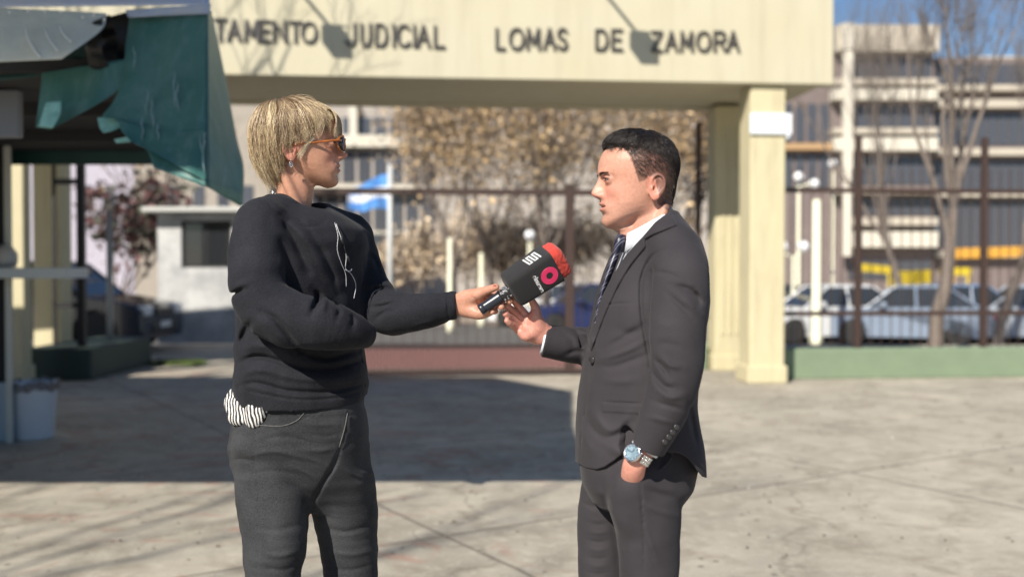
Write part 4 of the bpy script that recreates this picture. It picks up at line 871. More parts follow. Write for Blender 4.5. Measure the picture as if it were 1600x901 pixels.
# ================================================================== PEOPLE
def interp_s(zq, zs, vs):
    fine = np.linspace(zs[0], zs[-1], 160); w = np.interp(fine, zs, vs); ker = np.hanning(11); ker /= ker.sum()
    w = np.convolve(np.pad(w, 5, mode='reflect', reflect_type='odd'), ker, 'valid')
    return np.interp(zq, fine, w).astype(np.float32)
HZ  = [-.006, 0, .01, .02, .035, .055, .075, .10, .12, .14, .16, .18, .20, .215, .226]
def make_head_field(h, who):
    man = who == 'man'
    f = Field((-.09, -.095, -.14), (.145, .095, .235), h)
    x, y, z = f.grid(tuple(slice(0, m) for m in f.n))
    HXF = [.075, .090, .102, .1065, .1055, .108, .107, .106, .111, .117, .1145, .106, .088, .06, .02] if man else \
          [.075, .088, .099, .1035, .1045, .108, .107, .105, .108, .113, .113, .107, .090, .06, .02]
    HXB = [.03, .0, -.012, -.016, -.02, -.025, -.035, -.047, -.055, -.060, -.063, -.061, -.052, -.037, -.01]
    HW  = [.010, .026, .040, .049, .0555, .0605, .064, .067, .069, .072, .074, .072, .061, .045, .02] if man else \
          [.010, .023, .035, .043, .051, .058, .063, .067, .069, .071, .073, .071, .060, .045, .02]
    tilt = .40 * (1 - sstep(.02, .105, z))
    zt = z - tilt * np.clip(.10 - x, 0, .13)
    zt = zt.astype(np.float32)
    XF = interp_s(zt, HZ, HXF); XB = interp_s(zt, HZ, HXB); Wd = interp_s(zt, HZ, HW)
    xc = .55 * XB + .45 * XF
    g = lambda c, s_: np.exp(-((z - c) / s_) ** 2)
    gy = lambda c, s_, p=2: np.exp(-(np.abs(np.abs(y) - c) / s_) ** p)
    fr = sstep(.03, .075, x)
    if man:
        nz = [0, .066, .070, .0745, .079, .084, .089, .096, .103, .111, .119, .127, .24]
        nv = [0, .001, .006, .0135, .0215, .0265, .0275, .0240, .0195, .0130, .0070, .0020, 0]
    else:
        nz = [0, .068, .073, .078, .082, .087, .092, .098, .104, .111, .118, .126, .24]
        nv = [0, .000, .005, .0130, .0215, .0265, .0270, .0220, .0165, .0095, .0045, .0010, 0]
    nose = np.interp(z, nz, nv).astype(np.float32)
    sy = np.interp(z, [.06, .075, .085, .10, .12, .13], [.013, .0135, .0125, .0088, .0085, .012]).astype(np.float32)
    N = nose * np.exp(-(np.abs(y) / sy) ** 2.6)
    N = N + .0075 * g(.081, .007) * gy(.0135, .0052)                      # nostril wings
    N = N - .004 * g(.0745, .003) * gy(.0075, .004)                       # nostrils
    lipw = .021 if man else .020
    ul, ll = (.0068, .0062) if man else (.0055, .0058)
    N = N + ul * g(.0625, .0048) * np.exp(-(np.abs(y) / lipw) ** 3) + ll * g(.0485, .0052) * np.exp(-(np.abs(y) / (lipw - .002)) ** 3)
    N = N - (.0065 if man else .004) * g(.0555, .0017) * np.exp(-(np.abs(y) / (.024)) ** 6)  # mouth line
    N = N - .003 * g(.0375, .005) * np.exp(-(y / .022) ** 2)               # below the lip
    N = N + .003 * g(.020, .011) * np.exp(-(y / .018) ** 2)                # chin
    N = N - .0028 * g(.068, .004) * np.exp(-(y / .004) ** 2)
    N = N - (.0125) * g(.117, .0105) * gy(.032, .0150)                     # eye sockets
    N = N + (.0055 if man else .003) * g(.1315, .0062) * gy(.026, .020)    # brow
    N = N + .0045 * g(.093, .016) * gy(.046, .017)                         # cheekbones
    N = N - .0035 * g(.062, .018) * gy(.042, .012)
    N = N + .0035 * g(.052, .016) * gy(.028, .012)
    N = N - .0015 * g(.070, .010) * gy(.0285 , .0025)
    xs = x - N * fr
    u = np.where(xs > xc, (xs - xc) / (XF - xc), (xs - xc) / (XB - xc)); v = np.abs(y) / Wd
    n = 2.25
    q = (np.abs(u) ** n + v ** n) ** (1 / n)
    d = (q - 1) * np.minimum(Wd, .06) * .9
    d = np.maximum(d, zt - .2255); d = np.maximum(d, -.0055 - zt)
    f.F = np.minimum(f.F, d.astype(np.float32))
    # smooth the crown
    f.ell((.012, 0, .150), (.076, .071, .075), k=.03)
    # neck
    nr = .0495 if man else .0465
    f.chain([(-.008, 0, .075), (-.004, 0, .01), (-.010, 0, -.04), (-.020, 0, -.075), (-.03, 0, -.11)], [nr, nr, nr - .003, nr - .006, nr - .012], k=.018, flat=((0, 1, 0), .93))
    if man:
        f.chain([(.056, 0, .004), (.03, 0, -.03)], [.014, .02], k=.022)
        f.ell((.045, 0, -.012), (.016, .011, .014), k=.012)
    for s in (-1, 1):   # neck muscle, ears, eyes
        f.chain([(-.03, s * .052, .05), (.0, s * .045, -.03), (.03, s * .016, -.10)], [.010, .010, .008], k=.02)
        w = .0665
        ex, ez = -.004, .0955
        er = (.0165, .0055, .0295) if man else (.0145, .005, .026)
        tl = Matrix.Rotation(R(-12), 3, 'Y') @ Matrix.Rotation(s * R(-20), 3, 'Z')
        f.ell((ex, s * (w + .006), ez), er, k=.006, M=tl)
        f.chain([(ex + .012, s * (w + .004), ez + .004), (ex + .009, s * (w + .010), ez + .022), (ex - .004, s * (w + .013), ez + .029), (ex - .0155, s * (w + .0145), ez + .018), (ex - .0155, s * (w + .0125), ez - .002), (ex - .006, s * (w + .0065), ez - .020), (ex + .004, s * (w + .002), ez - .026)], [.0022, .003, .0032, .0034, .0032, .0034, .0042], k=.003)
        f.ell((ex - .002, s * (w + .0125), ez + .002), (.0085, .005, .0165), k=.003, op='sub', M=tl)
        f.ell((ex + .006, s * (w + .008), ez - .002), (.0035, .008, .005), k=.003, op='sub')
        f.ell((ex + .0115, s * (w + .006), ez - .002), (.003, .004, .005), k=.004)
        ey = (.0955, s * .031, .117)
        f.ell(ey, (.0142, .0148, .0132), k=.006)
        f.ell((.1105, s * .0325, .1165), (.013, .0150, .0034), k=.001, op='sub')
        f.ell((ey[0] + .001, ey[1], ey[2]), (.0104, .0104, .0104), k=.001, op='sub')
    return f
def head_cols(v, who):
    man = who == 'man'
    x, y, z = v[:, 0], v[:, 1], v[:, 2]
    base = np.array([.60, .315, .225]) if man else np.array([.56, .30, .195])
    c = np.tile(base, (len(v), 1))
    def mix(col, w): c[:] = c * (1 - w[:, None]) + np.array(col) * w[:, None]
    fr = sstep(.06, .09, x)
    e = lambda cz, s_: np.exp(-((z - cz) / s_) ** 2)
    mix((.60, .22, .17), .55 * fr * e(.085, .022) * np.exp(-((np.abs(y) - .035) / .02) ** 2))
    mix((.60, .20, .15), .5 * fr * e(.085, .010) * np.exp(-(y / .016) ** 2))
    mix((.40, .19, .14), .55 * np.exp(-(((z - .119) / .011) ** 2) - ((np.abs(y) - .033) / .017) ** 2) * sstep(.075, .09, x))
    ear = (np.abs(y) > .069) & (x < .02)
    mix((.58, .20, .15), .55 * ear)
    lip = (np.clip(e(.0625, .0050) + e(.0485, .0056), 0, 1)) * sstep(.026, .020, np.abs(y)) * sstep(.09, .10, x)
    mix((.44, .16, .13) if man else (.45, .14, .12), (.55 if man else .75) * np.clip(lip * 1.3, 0, 1))
    mix((.10, .03, .03), .9 * e(.0555, .0011) * sstep(.025, .021, np.abs(y)) * sstep(.095, .102, x))
    mix((.25, .10, .08), .6 * e(.0745, .0022) * np.exp(-((np.abs(y) - .0075) / .003) ** 2) * sstep(.10, .11, x))
    if man:
        st = sstep(.075, .045, z) * sstep(-.02, .0, z) * sstep(-.01, .03, x)
        mix((.36, .22, .17), .30 * st * (1 - np.clip(lip, 0, 1)))
        mix((.36, .22, .17), .22 * e(.070, .006) * fr * sstep(.03, .02, np.abs(y)))
        # cropped hair on the scalp shows darker than skin
        hl = sstep(.0, 1, scalp_mask(x, y, z)); mix((.05, .035, .03), .80 * hl)
    return np.clip(c, 0, 1)
def scalp_mask(x, y, z):
    """where the man's hair grows (local head coordinates)"""
    zl = np.interp(x, [-.08, -.03, -.012, .000, .016, .022, .036, .046, .055, .070, .085, .105, .13], [.035, .045, .06, .118, .122, .112, .108, .135, .165, .186, .190, .193, .200])
    zl = np.where((x > .03), zl + 0 * z, zl)
    return np.clip((z - zl) / .006 + .5, 0, 1)
skin_m = new_mat('skin', (.6, .33, .24), rough=.46, attr='Col', noise=(150, .45, (.38, .16, .11)), bump=(420, .5, .0008), sss=.18, spec=.45)
eye_w = new_mat('eye_white', (.30, .25, .23), rough=.15)
eye_i = new_mat('eye_iris', (.025, .013, .008), rough=.1)
def mesh_co(o):
    a = np.empty(len(o.data.vertices) * 3, np.float32); o.data.vertices.foreach_get('co', a); return a.reshape(-1, 3)
def strands_mesh(name, paths, rads, cols, mat, parent, M=None, sides=3):
    """paths (N,K,3), rads (N,K), cols (N,3) -> one mesh of tapered hairs"""
    paths = np.asarray(paths, float); N, K, _ = paths.shape
    t = np.gradient(paths, axis=1); t /= np.linalg.norm(t, axis=2, keepdims=True) + 1e-9
    ref = np.tile(np.array([.31, .87, .38]), (N, K, 1)); a = np.cross(t, ref); a /= np.linalg.norm(a, axis=2, keepdims=True) + 1e-9
    b = np.cross(t, a); V = []
    for s in range(sides):
        an = 2 * math.pi * s / sides
        V.append(paths + (a * math.cos(an) + b * math.sin(an)) * np.asarray(rads)[:, :, None])
    V = np.stack(V, 2)                              # N,K,sides,3
    idx = np.arange(N * K * sides).reshape(N, K, sides); F = []
    for s in range(sides):
        s2 = (s + 1) % sides
        F.append(np.stack([idx[:, :-1, s], idx[:, :-1, s2], idx[:, 1:, s2], idx[:, 1:, s]], -1).reshape(-1, 4))
    V = V.reshape(-1, 3)
    if M is not None:
        M = np.array(M); V = V @ M[:3, :3].T + M[:3, 3]
    cols = np.asarray(cols)
    C = np.repeat(cols, K * sides, axis=0) if cols.ndim == 2 else np.repeat(cols.reshape(-1, 3), sides, axis=0)
    return link_mesh(name, V, np.vstack(F), mat, parent, True, cols=C)
hair_m = new_mat('hair', (.3, .2, .1), rough=.38, attr='Col', spec=.5)

def push_out(v, f, m):
    """move points so they sit at least m outside the field's surface"""
    v = np.array(v, float); sh = v.shape; v = v.reshape(-1, 3); m = np.broadcast_to(m, sh[:-1]).reshape(-1)
    for it in range(3):
        g = (v - f.lo) / f.h; i = np.round(g).astype(int); ok = ((i > 1) & (i < f.n - 2)).all(1); i = np.clip(i, 1, f.n - 2)
        F = f.F; a, b, c = i.T
        gr = np.stack([F[a+1, b, c] - F[a-1, b, c], F[a, b+1, c] - F[a, b-1, c], F[a, b, c+1] - F[a, b, c-1]], 1) / (2 * f.h)
        d = F[a, b, c] + ((g - i) * f.h * gr).sum(1); L = np.linalg.norm(gr, axis=1) + 1e-6
        k = ok & (d < m * L) & (np.abs(F[a, b, c]) < .9) & (L > .2) & (L < 3)
        v[k] += (gr / L[:, None])[k] * np.clip(m - d / L, 0, .02)[k][:, None]
    return v.reshape(sh)
def xf_pts(M, v):
    M = np.array(M); return v @ M[:3, :3].T + M[:3, 3]
def body_part(fields, M_list, name, parent, mat, colsf):
    V = []; F = []; C = []; n = 0
    for f, M, cf in zip(fields, M_list, colsf):
        v, q = f.nets(); v = smooth_verts(v, q, 2, .4); c = cf(v)
        if M is not None: v = xf_pts(M, v)
        V.append(v); F.append(q + n); C.append(c); n += len(v)
    return link_mesh(name, np.vstack(V), np.vstack(F), mat, parent, True, cols=np.vstack(C))
def hand_cols(base, red):
    def cf(v):
        rng = np.sin(v[:, 0] * 260) * np.sin(v[:, 2] * 310 + 1) * np.sin(v[:, 1] * 280 + 2)
        w = (.3 + .3 * rng)[:, None]
        return np.array(base) * (1 - w) + np.array(red) * w
    return cf
# ------------------------------------------------------------------ fabric materials
def fabric(name, col, col2, scale, bump, sheen=.2, rough=.85, weave=True):
    m = bpy.data.materials.new(name); m.use_nodes = True; nt = m.node_tree; b = nt.nodes['Principled BSDF']
    b.inputs['Roughness'].default_value = rough; b.inputs['Sheen Weight'].default_value = sheen; b.inputs['Sheen Roughness'].default_value = .45
    b.inputs['Specular IOR Level'].default_value = .25
    tc = nt.nodes.new('ShaderNodeTexCoord')
    n1 = nt.nodes.new('ShaderNodeTexNoise'); n1.inputs['Scale'].default_value = scale; n1.inputs['Detail'].default_value = 5
    n2 = nt.nodes.new('ShaderNodeTexNoise'); n2.inputs['Scale'].default_value = 9; n2.inputs['Detail'].default_value = 6
    nt.links.new(tc.outputs['Object'], n1.inputs['Vector']); nt.links.new(tc.outputs['Object'], n2.inputs['Vector'])
    ad = nt.nodes.new('ShaderNodeMath'); ad.operation = 'ADD'; nt.links.new(n1.outputs['Fac'], ad.inputs[0]); nt.links.new(n2.outputs['Fac'], ad.inputs[1])
    r = nt.nodes.new('ShaderNodeMapRange'); r.inputs[1].default_value = .75; r.inputs[2].default_value = 1.25; nt.links.new(ad.outputs[0], r.inputs[0])
    mx = nt.nodes.new('ShaderNodeMix'); mx.data_type = 'RGBA'; mx.inputs['A'].default_value = (*col, 1); mx.inputs['B'].default_value = (*col2, 1)
    nt.links.new(r.outputs[0], mx.inputs['Factor']); nt.links.new(mx.outputs['Result'], b.inputs['Base Color'])
    bp = nt.nodes.new('ShaderNodeBump'); bp.inputs['Strength'].default_value = bump; bp.inputs['Distance'].default_value = .0016
    nt.links.new(n1.outputs['Fac'], bp.inputs['Height']); nt.links.new(bp.outputs[0], b.inputs['Normal'])
    return m
sweater_m = fabric('sweater_knit', (.0085, .0090, .0125), (.021, .022, .029), 330, .9, sheen=.04)
jeans_m = fabric('jeans_denim', (.018, .019, .022), (.055, .057, .062), 420, .8, sheen=.03)
suit_m = fabric('suit_wool', (.029, .026, .030), (.043, .039, .044), 1100, .3, sheen=.05)
shirt_m = new_mat('shirt_cotton', (.66, .69, .74), rough=.7, bump=(900, .2, .0005))
button_m = new_mat('button', (.03, .028, .03), rough=.25)
metal_m = new_mat('steel', (.75, .75, .76), rough=.18, metal=1)
HR = .0028   # cloth grid

def disc(mb, c, n, r, t=.002, seg=16, dome=.0):
    c = Vector(c); n = Vector(n).normalized(); up = Vector((0, 0, 1)) if abs(n.z) < .9 else Vector((1, 0, 0))
    mb.tube([c - n * t, c, c + n * t * .6, c + n * t], [r, r, r * .95, r * .8], seg); return mb

# ================================================================== WOMAN
wom = empty('person', tuple(P(465, 1380, 2.42) * np.array([1, 1, 0])), 'person with short blond hair, sunglasses and black sweater holding out the microphone', 'person')
# ---- head
S9 = .905
Mw = Matrix.Translation(Vector(P(464, 298, 2.39))) @ Matrix.Rotation(R(5), 4, 'Z') @ Matrix.Rotation(R(-2), 4, 'Y') @ Matrix.Scale(S9, 4)
fw = make_head_field(.0016, 'woman')
# ---- her left hand, palm towards the camera, closed round the handle
MIC_A = P(752, 483, 2.292); MIC_B = P(893, 391, 2.322)
def woman_hand():
    f = Field(P(690, 520, 2.22), P(830, 430, 2.42), .0011)
    f.chain([P(700, 476, 2.352), P(716, 475, 2.350), P(733, 474, 2.345)], [.0245, .0235, .0265], k=.01, flat=((0, 1, .2), .72))
    # palm
    f.chain([P(733, 476, 2.345), P(752, 473, 2.345), P(768, 468, 2.345)], [.0265, .0300, .0265], k=.012, flat=((.15, 1, .3), .46))
    f.chain([P(728, 484, 2.340), P(748, 489, 2.328), P(764, 486, 2.326)], [.013, .0150, .012], k=.014)       # heel of the hand
    f.chain([P(726, 466, 2.338), P(744, 461, 2.322), P(753, 457, 2.318)], [.013, .0140, .0115], k=.014)       # ball of the thumb
    f.chain([P(748, 459, 2.320), P(762, 453, 2.306), P(775, 448.5, 2.293)], [.0118, .0098, .0078], k=.006)    # thumb
    # fingers: behind the handle, tips coming round its right side
    f.chain([P(770, 460, 2.345), P(788, 456, 2.348), P(803, 458, 2.338), P(806, 463, 2.312)], [.0105, .0095, .0085, .0074], k=.003)
    f.chain([P(768, 466, 2.345), P(786, 464, 2.350), P(797, 467, 2.335), P(796, 470.5, 2.304)], [.0105, .0095, .0088, .0080], k=.003)
    f.chain([P(762, 474, 2.342), P(776, 474, 2.348), P(787, 477, 2.330), P(783, 479.5, 2.300)], [.0102, .0092, .0084, .0078], k=.003)
    f.chain([P(756, 483, 2.335), P(766, 484, 2.340), P(774, 486, 2.322), P(769, 487, 2.298)], [.0095, .0082, .0072, .0064], k=.003)
    f.band(.02)
    f.fold([(733, 462), (744, 468), (748, 480), (744, 490)], 1.6, -.0016, ymax=2.34)
    f.fold([(752, 462), (762, 468), (766, 478)], 1.2, -.0012, ymax=2.34)
    f.done(); return f
fh = woman_hand()
# hidden core: shoulders, trunk, arms and legs under the clothes
def woman_core():
    f = Field((-.85, 2.1, .0), (-.05, 2.7, 1.58), .009)
    a = lambda px, py, y: P(px, py, y)
    f.chain([a(468, 405, 2.40), a(475, 450, 2.40), a(475, 540, 2.40), a(470, 640, 2.40)], [.06, .085, .08, .09], k=.03, flat=((.4, -.6, 0), .8))
    f.chain([a(425, 372, 2.30), a(470, 375, 2.39), a(535, 392, 2.50)], [.034, .036, .034], k=.03)
    f.chain([a(415, 365, 2.27), a(410, 430, 2.23), a(425, 485, 2.21), a(500, 505, 2.2), a(560, 518, 2.25)], [.042, .038, .034, .03, .022], k=.02)
    f.chain([a(545, 365, 2.52), a(575, 440, 2.49), a(603, 487, 2.435), a(650, 486, 2.39), a(712, 475, 2.352)], [.030, .026, .026, .025, .022], k=.02)
    f.chain([a(440, 700, 2.36), a(428, 820, 2.335), a(432, 1020, 2.33), a(440, 1300, 2.36)], [.06, .05, .038, .03], k=.02)
    f.chain([a(525, 700, 2.43), a(543, 820, 2.465), a(552, 1020, 2.48), a(557, 1300, 2.52)], [.06, .05, .038, .03], k=.02)
    return f
flat_col = lambda c: (lambda v: np.tile(np.array(c), (len(v), 1)))
body_part([fw, fh, woman_core()], [Mw, None, None], 'body', wom, skin_m,
          [lambda v: head_cols(v, 'woman'), hand_cols((.60, .335, .225), (.64, .27, .19)), flat_col((.5, .27, .18))])
# ---- sweater
def woman_sweater():
    f = Field(P(330, 665, 2.60) * np.array([1, 0, 1]) + np.array([0, 2.04, 0]), P(735, 285, 2.1) * np.array([1, 0, 1]) + np.array([0.02, 2.72, .02]), HR)
    rows = [(322, 430, 505, .075, 2.395, .2), (338, 412, 540, .115, 2.395, .3), (355, 395, 562, .145, 2.395, .32), (380, 386, 570, .158, 2.395, .32), (420, 386, 566, .150, 2.395, .3),
            (460, 382, 563, .146, 2.395, .28), (500, 378, 562, .142, 2.39, .25), (540, 375, 564, .140, 2.39, .22), (572, 375, 568, .142, 2.39, .2),
            (598, 376, 570, .143, 2.39, .2), (618, 379, 569, .140, 2.39, .2), (645, 381, 567, .138, 2.39, .2)]
    f.loft(rows, 2.4, k=0, n=2.3)
    f.chain([P(410, 350, 2.28), P(436, 336, 2.33), P(476, 345, 2.41), P(518, 350, 2.48), P(548, 368, 2.53)], [.054, .048, .040, .042, .048], k=.025)
    # near sleeve: shoulder, elbow, forearm across the waist
    f.chain([P(408, 352, 2.275), P(400, 398, 2.235), P(402, 448, 2.215), P(418, 480, 2.20), P(462, 500, 2.19), P(505, 507, 2.195), P(545, 518, 2.225), P(568, 523, 2.26)],
            [.060, .060, .060, .062, .060, .056, .043, .030], k=.012, n=6)
    # far sleeve reaching out to the microphone
    f.chain([P(544, 366, 2.53), P(560, 405, 2.52), P(580, 455, 2.48), P(602, 487, 2.44), P(640, 489, 2.40), P(680, 483, 2.375), P(700, 478, 2.36), P(722, 474.5, 2.35)],
            [.052, .052, .051, .052, .0465, .0395, .0355, .031], k=.014, n=6)
    f.plane(P(714, 474.5, 2.352), (1, -.05, .02), rad=.10)
    # neck opening
    f.chain([P(456, 322, 2.37), P(474, 312, 2.385), P(482, 290, 2.39)], [.036, .056, .062], k=.004, op='sub')
    f.band(.032)
    near = 2.40
    f.ripple(3, 24, .0024, (1, 1, 1.8)); f.ripple(5, 60, .0014); f.ripple(6, 110, .0006)
    # neck rib
    f.fold([(414, 299), (436, 322), (466, 341), (496, 343), (510, 326)], 5, .0025, ymax=2.42); f.fold([(409, 304), (430, 330), (463, 351), (498, 353), (516, 334)], 1.8, -.0026, ymax=2.44)
    # folds radiating from the shoulder and the bent elbow
    F = lambda p, r, a, **k: f.fold(p, r * .75, a * (1.35 if a < 0 else .8), **k)
    F([(437, 338), (455, 365), (470, 395), (484, 425)], 7, -.011, ymax=near); F([(428, 345), (446, 375), (462, 408), (474, 440)], 9, .006, ymax=near)
    F([(452, 342), (478, 372), (500, 410), (512, 440)], 8, .008, ymax=near); F([(470, 345), (500, 385), (520, 430), (528, 460)], 6, -.006, ymax=near)
    F([(488, 452), (497, 462), (492, 478), (486, 492)], 6, -.012, ymax=near); F([(503, 456), (508, 470), (502, 488)], 6, .007, ymax=near)
    F([(520, 470), (530, 484), (526, 500)], 5, -.006, ymax=near); F([(545, 490), (552, 500), (549, 512)], 5, -.005, ymax=near)
    F([(360, 462), (372, 455), (384, 452)], 5, -.010, ymax=near); F([(362, 452), (378, 444), (396, 440)], 6, .005, ymax=near)
    F([(408, 486), (430, 498), (448, 520), (470, 548)], 6, -.009, ymax=near); F([(380, 490), (410, 505), (436, 530), (455, 556)], 9, .006, ymax=near)
    F([(396, 500), (382, 520), (374, 545)], 7, -.007, ymax=near)
    # trunk folds below the forearm
    F([(372, 566), (400, 557), (430, 562), (470, 574), (520, 576), (570, 562)], 6, -.010, ymax=near); F([(374, 548), (400, 540), (430, 545), (460, 560)], 8, .007, ymax=near)
    F([(374, 585), (410, 578), (460, 590), (520, 592), (575, 580)], 8, .009, ymax=near); F([(374, 603), (400, 598), (450, 610), (510, 612), (574, 600)], 5, -.006, ymax=near)
    F([(470, 548), (510, 560), (560, 548)], 6, -.010, ymax=near); F([(500, 600), (540, 596), (576, 588)], 5, .004, ymax=near)
    # far sleeve
    F([(575, 455), (592, 450), (612, 452)], 4, -.007); F([(580, 468), (600, 463), (625, 460)], 4, .005); F([(576, 480), (598, 478), (622, 470)], 4, -.006)
    F([(585, 500), (600, 488), (618, 482)], 5, -.005); F([(572, 395), (585, 405), (592, 425)], 5, -.005); F([(640, 512), (660, 505), (680, 500)], 5, .003)
    F([(655, 470), (675, 472), (695, 468)], 5, -.003); F([(700, 452), (699, 475), (702, 502)], 2.2, -.004); F([(708, 452), (708, 475), (711, 500)], 5, .0018)
    # hem rib
    f.fold([(376, 607), (420, 617), (470, 624), (530, 620), (577, 606)], 2.0, -.0035, smooth=True)
    f.done()
    # curved hem: cut below a sloping plane
    f.plane(P(478, 636, 2.30), (-.02, .10, -1))
    return f
f = woman_sweater(); v, q = f.nets(); v = smooth_verts(v, q, 2, .4); link_mesh('sweater', v, q, sweater_m, wom)
# ---- jeans
def woman_jeans():
    f = Field((-.74, 2.14, .06), (-.22, 2.66, 1.16), .0034)
    rows = [(622, 382, 566, .125, 2.39, .15), (650, 369, 569, .128, 2.39, .15), (690, 362, 572, .130, 2.395, .15), (722, 366, 574, .116, 2.40, .15), (750, 376, 572, .092, 2.40, .15), (775, 395, 564, .062, 2.40, .12), (798, 430, 545, .03, 2.40, .1)]
    f.loft(rows, 2.4, k=0, n=2.4)
    f.chain([P(428, 690, 2.368), P(424, 740, 2.352), P(428, 800, 2.34), P(430, 850, 2.33), P(427, 901, 2.33), P(430, 1020, 2.33), P(432, 1120, 2.35), P(440, 1330, 2.37)], [.078, .083, .079, .071, .063, .056, .055, .042], k=.012)
    f.chain([P(520, 690, 2.415), P(528, 740, 2.43), P(540, 800, 2.46), P(545, 850, 2.47), P(548, 901, 2.47), P(552, 1020, 2.48), P(556, 1120, 2.5), P(558, 1310, 2.52)], [.076, .082, .079, .071, .063, .056, .055, .042], k=.012)
    f.band(.03)
    F = lambda p, r, a, **k: f.fold(p, r * .8, a * 1.0, **k)
    f.ripple(11, 26, .0028, (1, 1, 1.6)); f.ripple(12, 62, .0011, (.6, .6, 1.9))
    # front crotch and whisker folds
    F([(532, 700), (522, 725), (506, 752), (492, 778), (485, 800)], 4, -.009, ymax=2.42)
    F([(400, 690), (440, 682), (490, 690)], 4, -.003, ymax=2.42); F([(380, 715), (430, 705), (490, 722)], 4, .003, ymax=2.42); F([(385, 742), (430, 735), (480, 745)], 4, -.003, ymax=2.42)
    F([(470, 660), (500, 664), (530, 662)], 3, .003, ymax=2.42); F([(476, 676), (505, 681), (530, 678)], 3, -.003, ymax=2.42); F([(470, 700), (500, 704), (526, 698)], 4, .003, ymax=2.42)
    F([(362, 720), (380, 716), (400, 722)], 3, -.003, ymax=2.42); F([(365, 745), (385, 750), (400, 746)], 3, .003, ymax=2.42)
    F([(372, 655), (430, 650), (500, 652), (570, 646)], 1.3, -.0022, ymax=2.45); F([(418, 642), (419, 654)], 2.2, .002, ymax=2.45); F([(500, 642), (501, 652)], 2.2, .002, ymax=2.45)
    F([(470, 712), (498, 722), (512, 735)], 3, .0035, ymax=2.42); F([(455, 728), (485, 742), (500, 756)], 3, .0035, ymax=2.42); F([(440, 750), (470, 764), (490, 776)], 3, -.003, ymax=2.42); F([(535, 728), (555, 742), (580, 748)], 3, .003, ymax=2.5)
    F([(405, 860), (435, 868), (470, 858)], 5, .004, ymax=2.42); F([(400, 882), (440, 890), (468, 880)], 5, -.004, ymax=2.42); F([(392, 820), (430, 828), (470, 818)], 5, -.003, ymax=2.42)
    F([(500, 820), (540, 830), (585, 818)], 5, -.004, ymax=2.5); F([(510, 860), (550, 866), (590, 856)], 5, .004, ymax=2.5); F([(505, 884), (545, 890), (588, 880)], 4, -.004, ymax=2.5)
    F([(560, 735), (575, 740), (590, 738)], 4, .003, ymax=2.5)
    # seams: side seam, pocket, fly, waistband
    F([(399, 665), (397, 700), (400, 740), (405, 790), (404, 860), (402, 901)], 1.2, -.0022, ymax=2.42)
    F([(405, 663), (440, 664), (465, 656), (478, 642)], 1.3, .0018, ymax=2.42, smooth=True); F([(406, 667), (441, 668), (467, 660), (481, 644)], 1.0, -.0016, ymax=2.42)
    F([(541, 640), (537, 670), (529, 702)], 1.4, .0020, ymax=2.42); F([(545, 640), (541, 672), (533, 704)], 1.2, -.0020, ymax=2.42)
    F([(366, 668), (360, 700), (362, 735)], 1.2, -.002, ymax=2.42)
    f.done(); return f
f = woman_jeans(); v, q = f.nets(); v = smooth_verts(v, q, 2, .4); jeans = link_mesh('jeans', v, q, jeans_m, wom)
def shoe(parent, c, yaw, mat, L=.27):
    f = Field((-.12, -.07, -.0), (.22, .07, .16), .004)
    f.chain([(-.06, 0, .045), (.04, 0, .035), (.14, 0, .028)], [.038, .036, .030], k=.02); f.chain([(-.045, 0, .05), (-.045, 0, .13)], [.038, .036], k=.02)
    f.plane((0, 0, .004), (0, 0, -1)); v, q = f.nets()
    M = Matrix.Translation(Vector(c)) @ Matrix.Rotation(yaw, 4, 'Z')
    return link_mesh('shoe', xf_pts(M, v), q, mat, parent)
shoe_m = new_mat('shoe_leather', (.03, .028, .027), rough=.35)
for px, Y in ((440, 2.37), (558, 2.52)):
    p = P(px, 1330, Y); shoe(wom, (p[0], p[1], 0), R(-30), shoe_m)
# ---- striped shirt tail hanging out at the hip
stripe_m = bpy.data.materials.new('striped_cloth'); stripe_m.use_nodes = True
_nt = stripe_m.node_tree; _b = _nt.nodes['Principled BSDF']; _b.inputs['Roughness'].default_value = .8
_tc = _nt.nodes.new('ShaderNodeTexCoord'); _mp = _nt.nodes.new('ShaderNodeMapping'); _mp.inputs['Rotation'].default_value = (0, R(8), 0)
_wv = _nt.nodes.new('ShaderNodeTexWave'); _wv.inputs['Scale'].default_value = 40; _wv.inputs['Distortion'].default_value = 7.0; _wv.inputs['Detail'].default_value = 1.5; _wv.inputs['Detail Scale'].default_value = .7
_rp = _nt.nodes.new('ShaderNodeValToRGB'); _rp.color_ramp.interpolation = 'CONSTANT'
_rp.color_ramp.elements[0].color = (.02, .02, .024, 1); _rp.color_ramp.elements[1].color = (.75, .73, .70, 1); _rp.color_ramp.elements[1].position = .62
_nt.links.new(_tc.outputs['Object'], _mp.inputs[0]); _nt.links.new(_mp.outputs[0], _wv.inputs[0]); _nt.links.new(_wv.outputs['Fac'], _rp.inputs[0]); _nt.links.new(_rp.outputs[0], _b.inputs['Base Color'])
def surf_y(v, a, b, default=2.3):
    px, py = project(v[:, 0], v[:, 1], v[:, 2]); m = (np.abs(px - a) < 3) & (np.abs(py - b) < 3)
    return float(v[m, 1].min()) if m.any() else default
_jv = mesh_co(jeans)
f = Field(P(345, 680, 2.40) - np.array([0, .26, 0]), P(450, 600, 2.40) + np.array([0, .1, 0]), .0024)
def tp(a, b, l=.0): return P(a, b, surf_y(_jv, max(a, 372), b + 6 if b < 640 else b, 2.3) - l)
f.chain([tp(366, 616, -.03), tp(363, 630, -.02), tp(369, 645, -.004), tp(376, 655, -.002)], [.012, .016, .019, .012], k=.01)
f.chain([tp(374, 628, 0), tp(395, 636, 0), tp(412, 640, 0), tp(427, 636, -.004)], [.016, .020, .017, .008], k=.014, flat=((.4, 1, 0), .5))
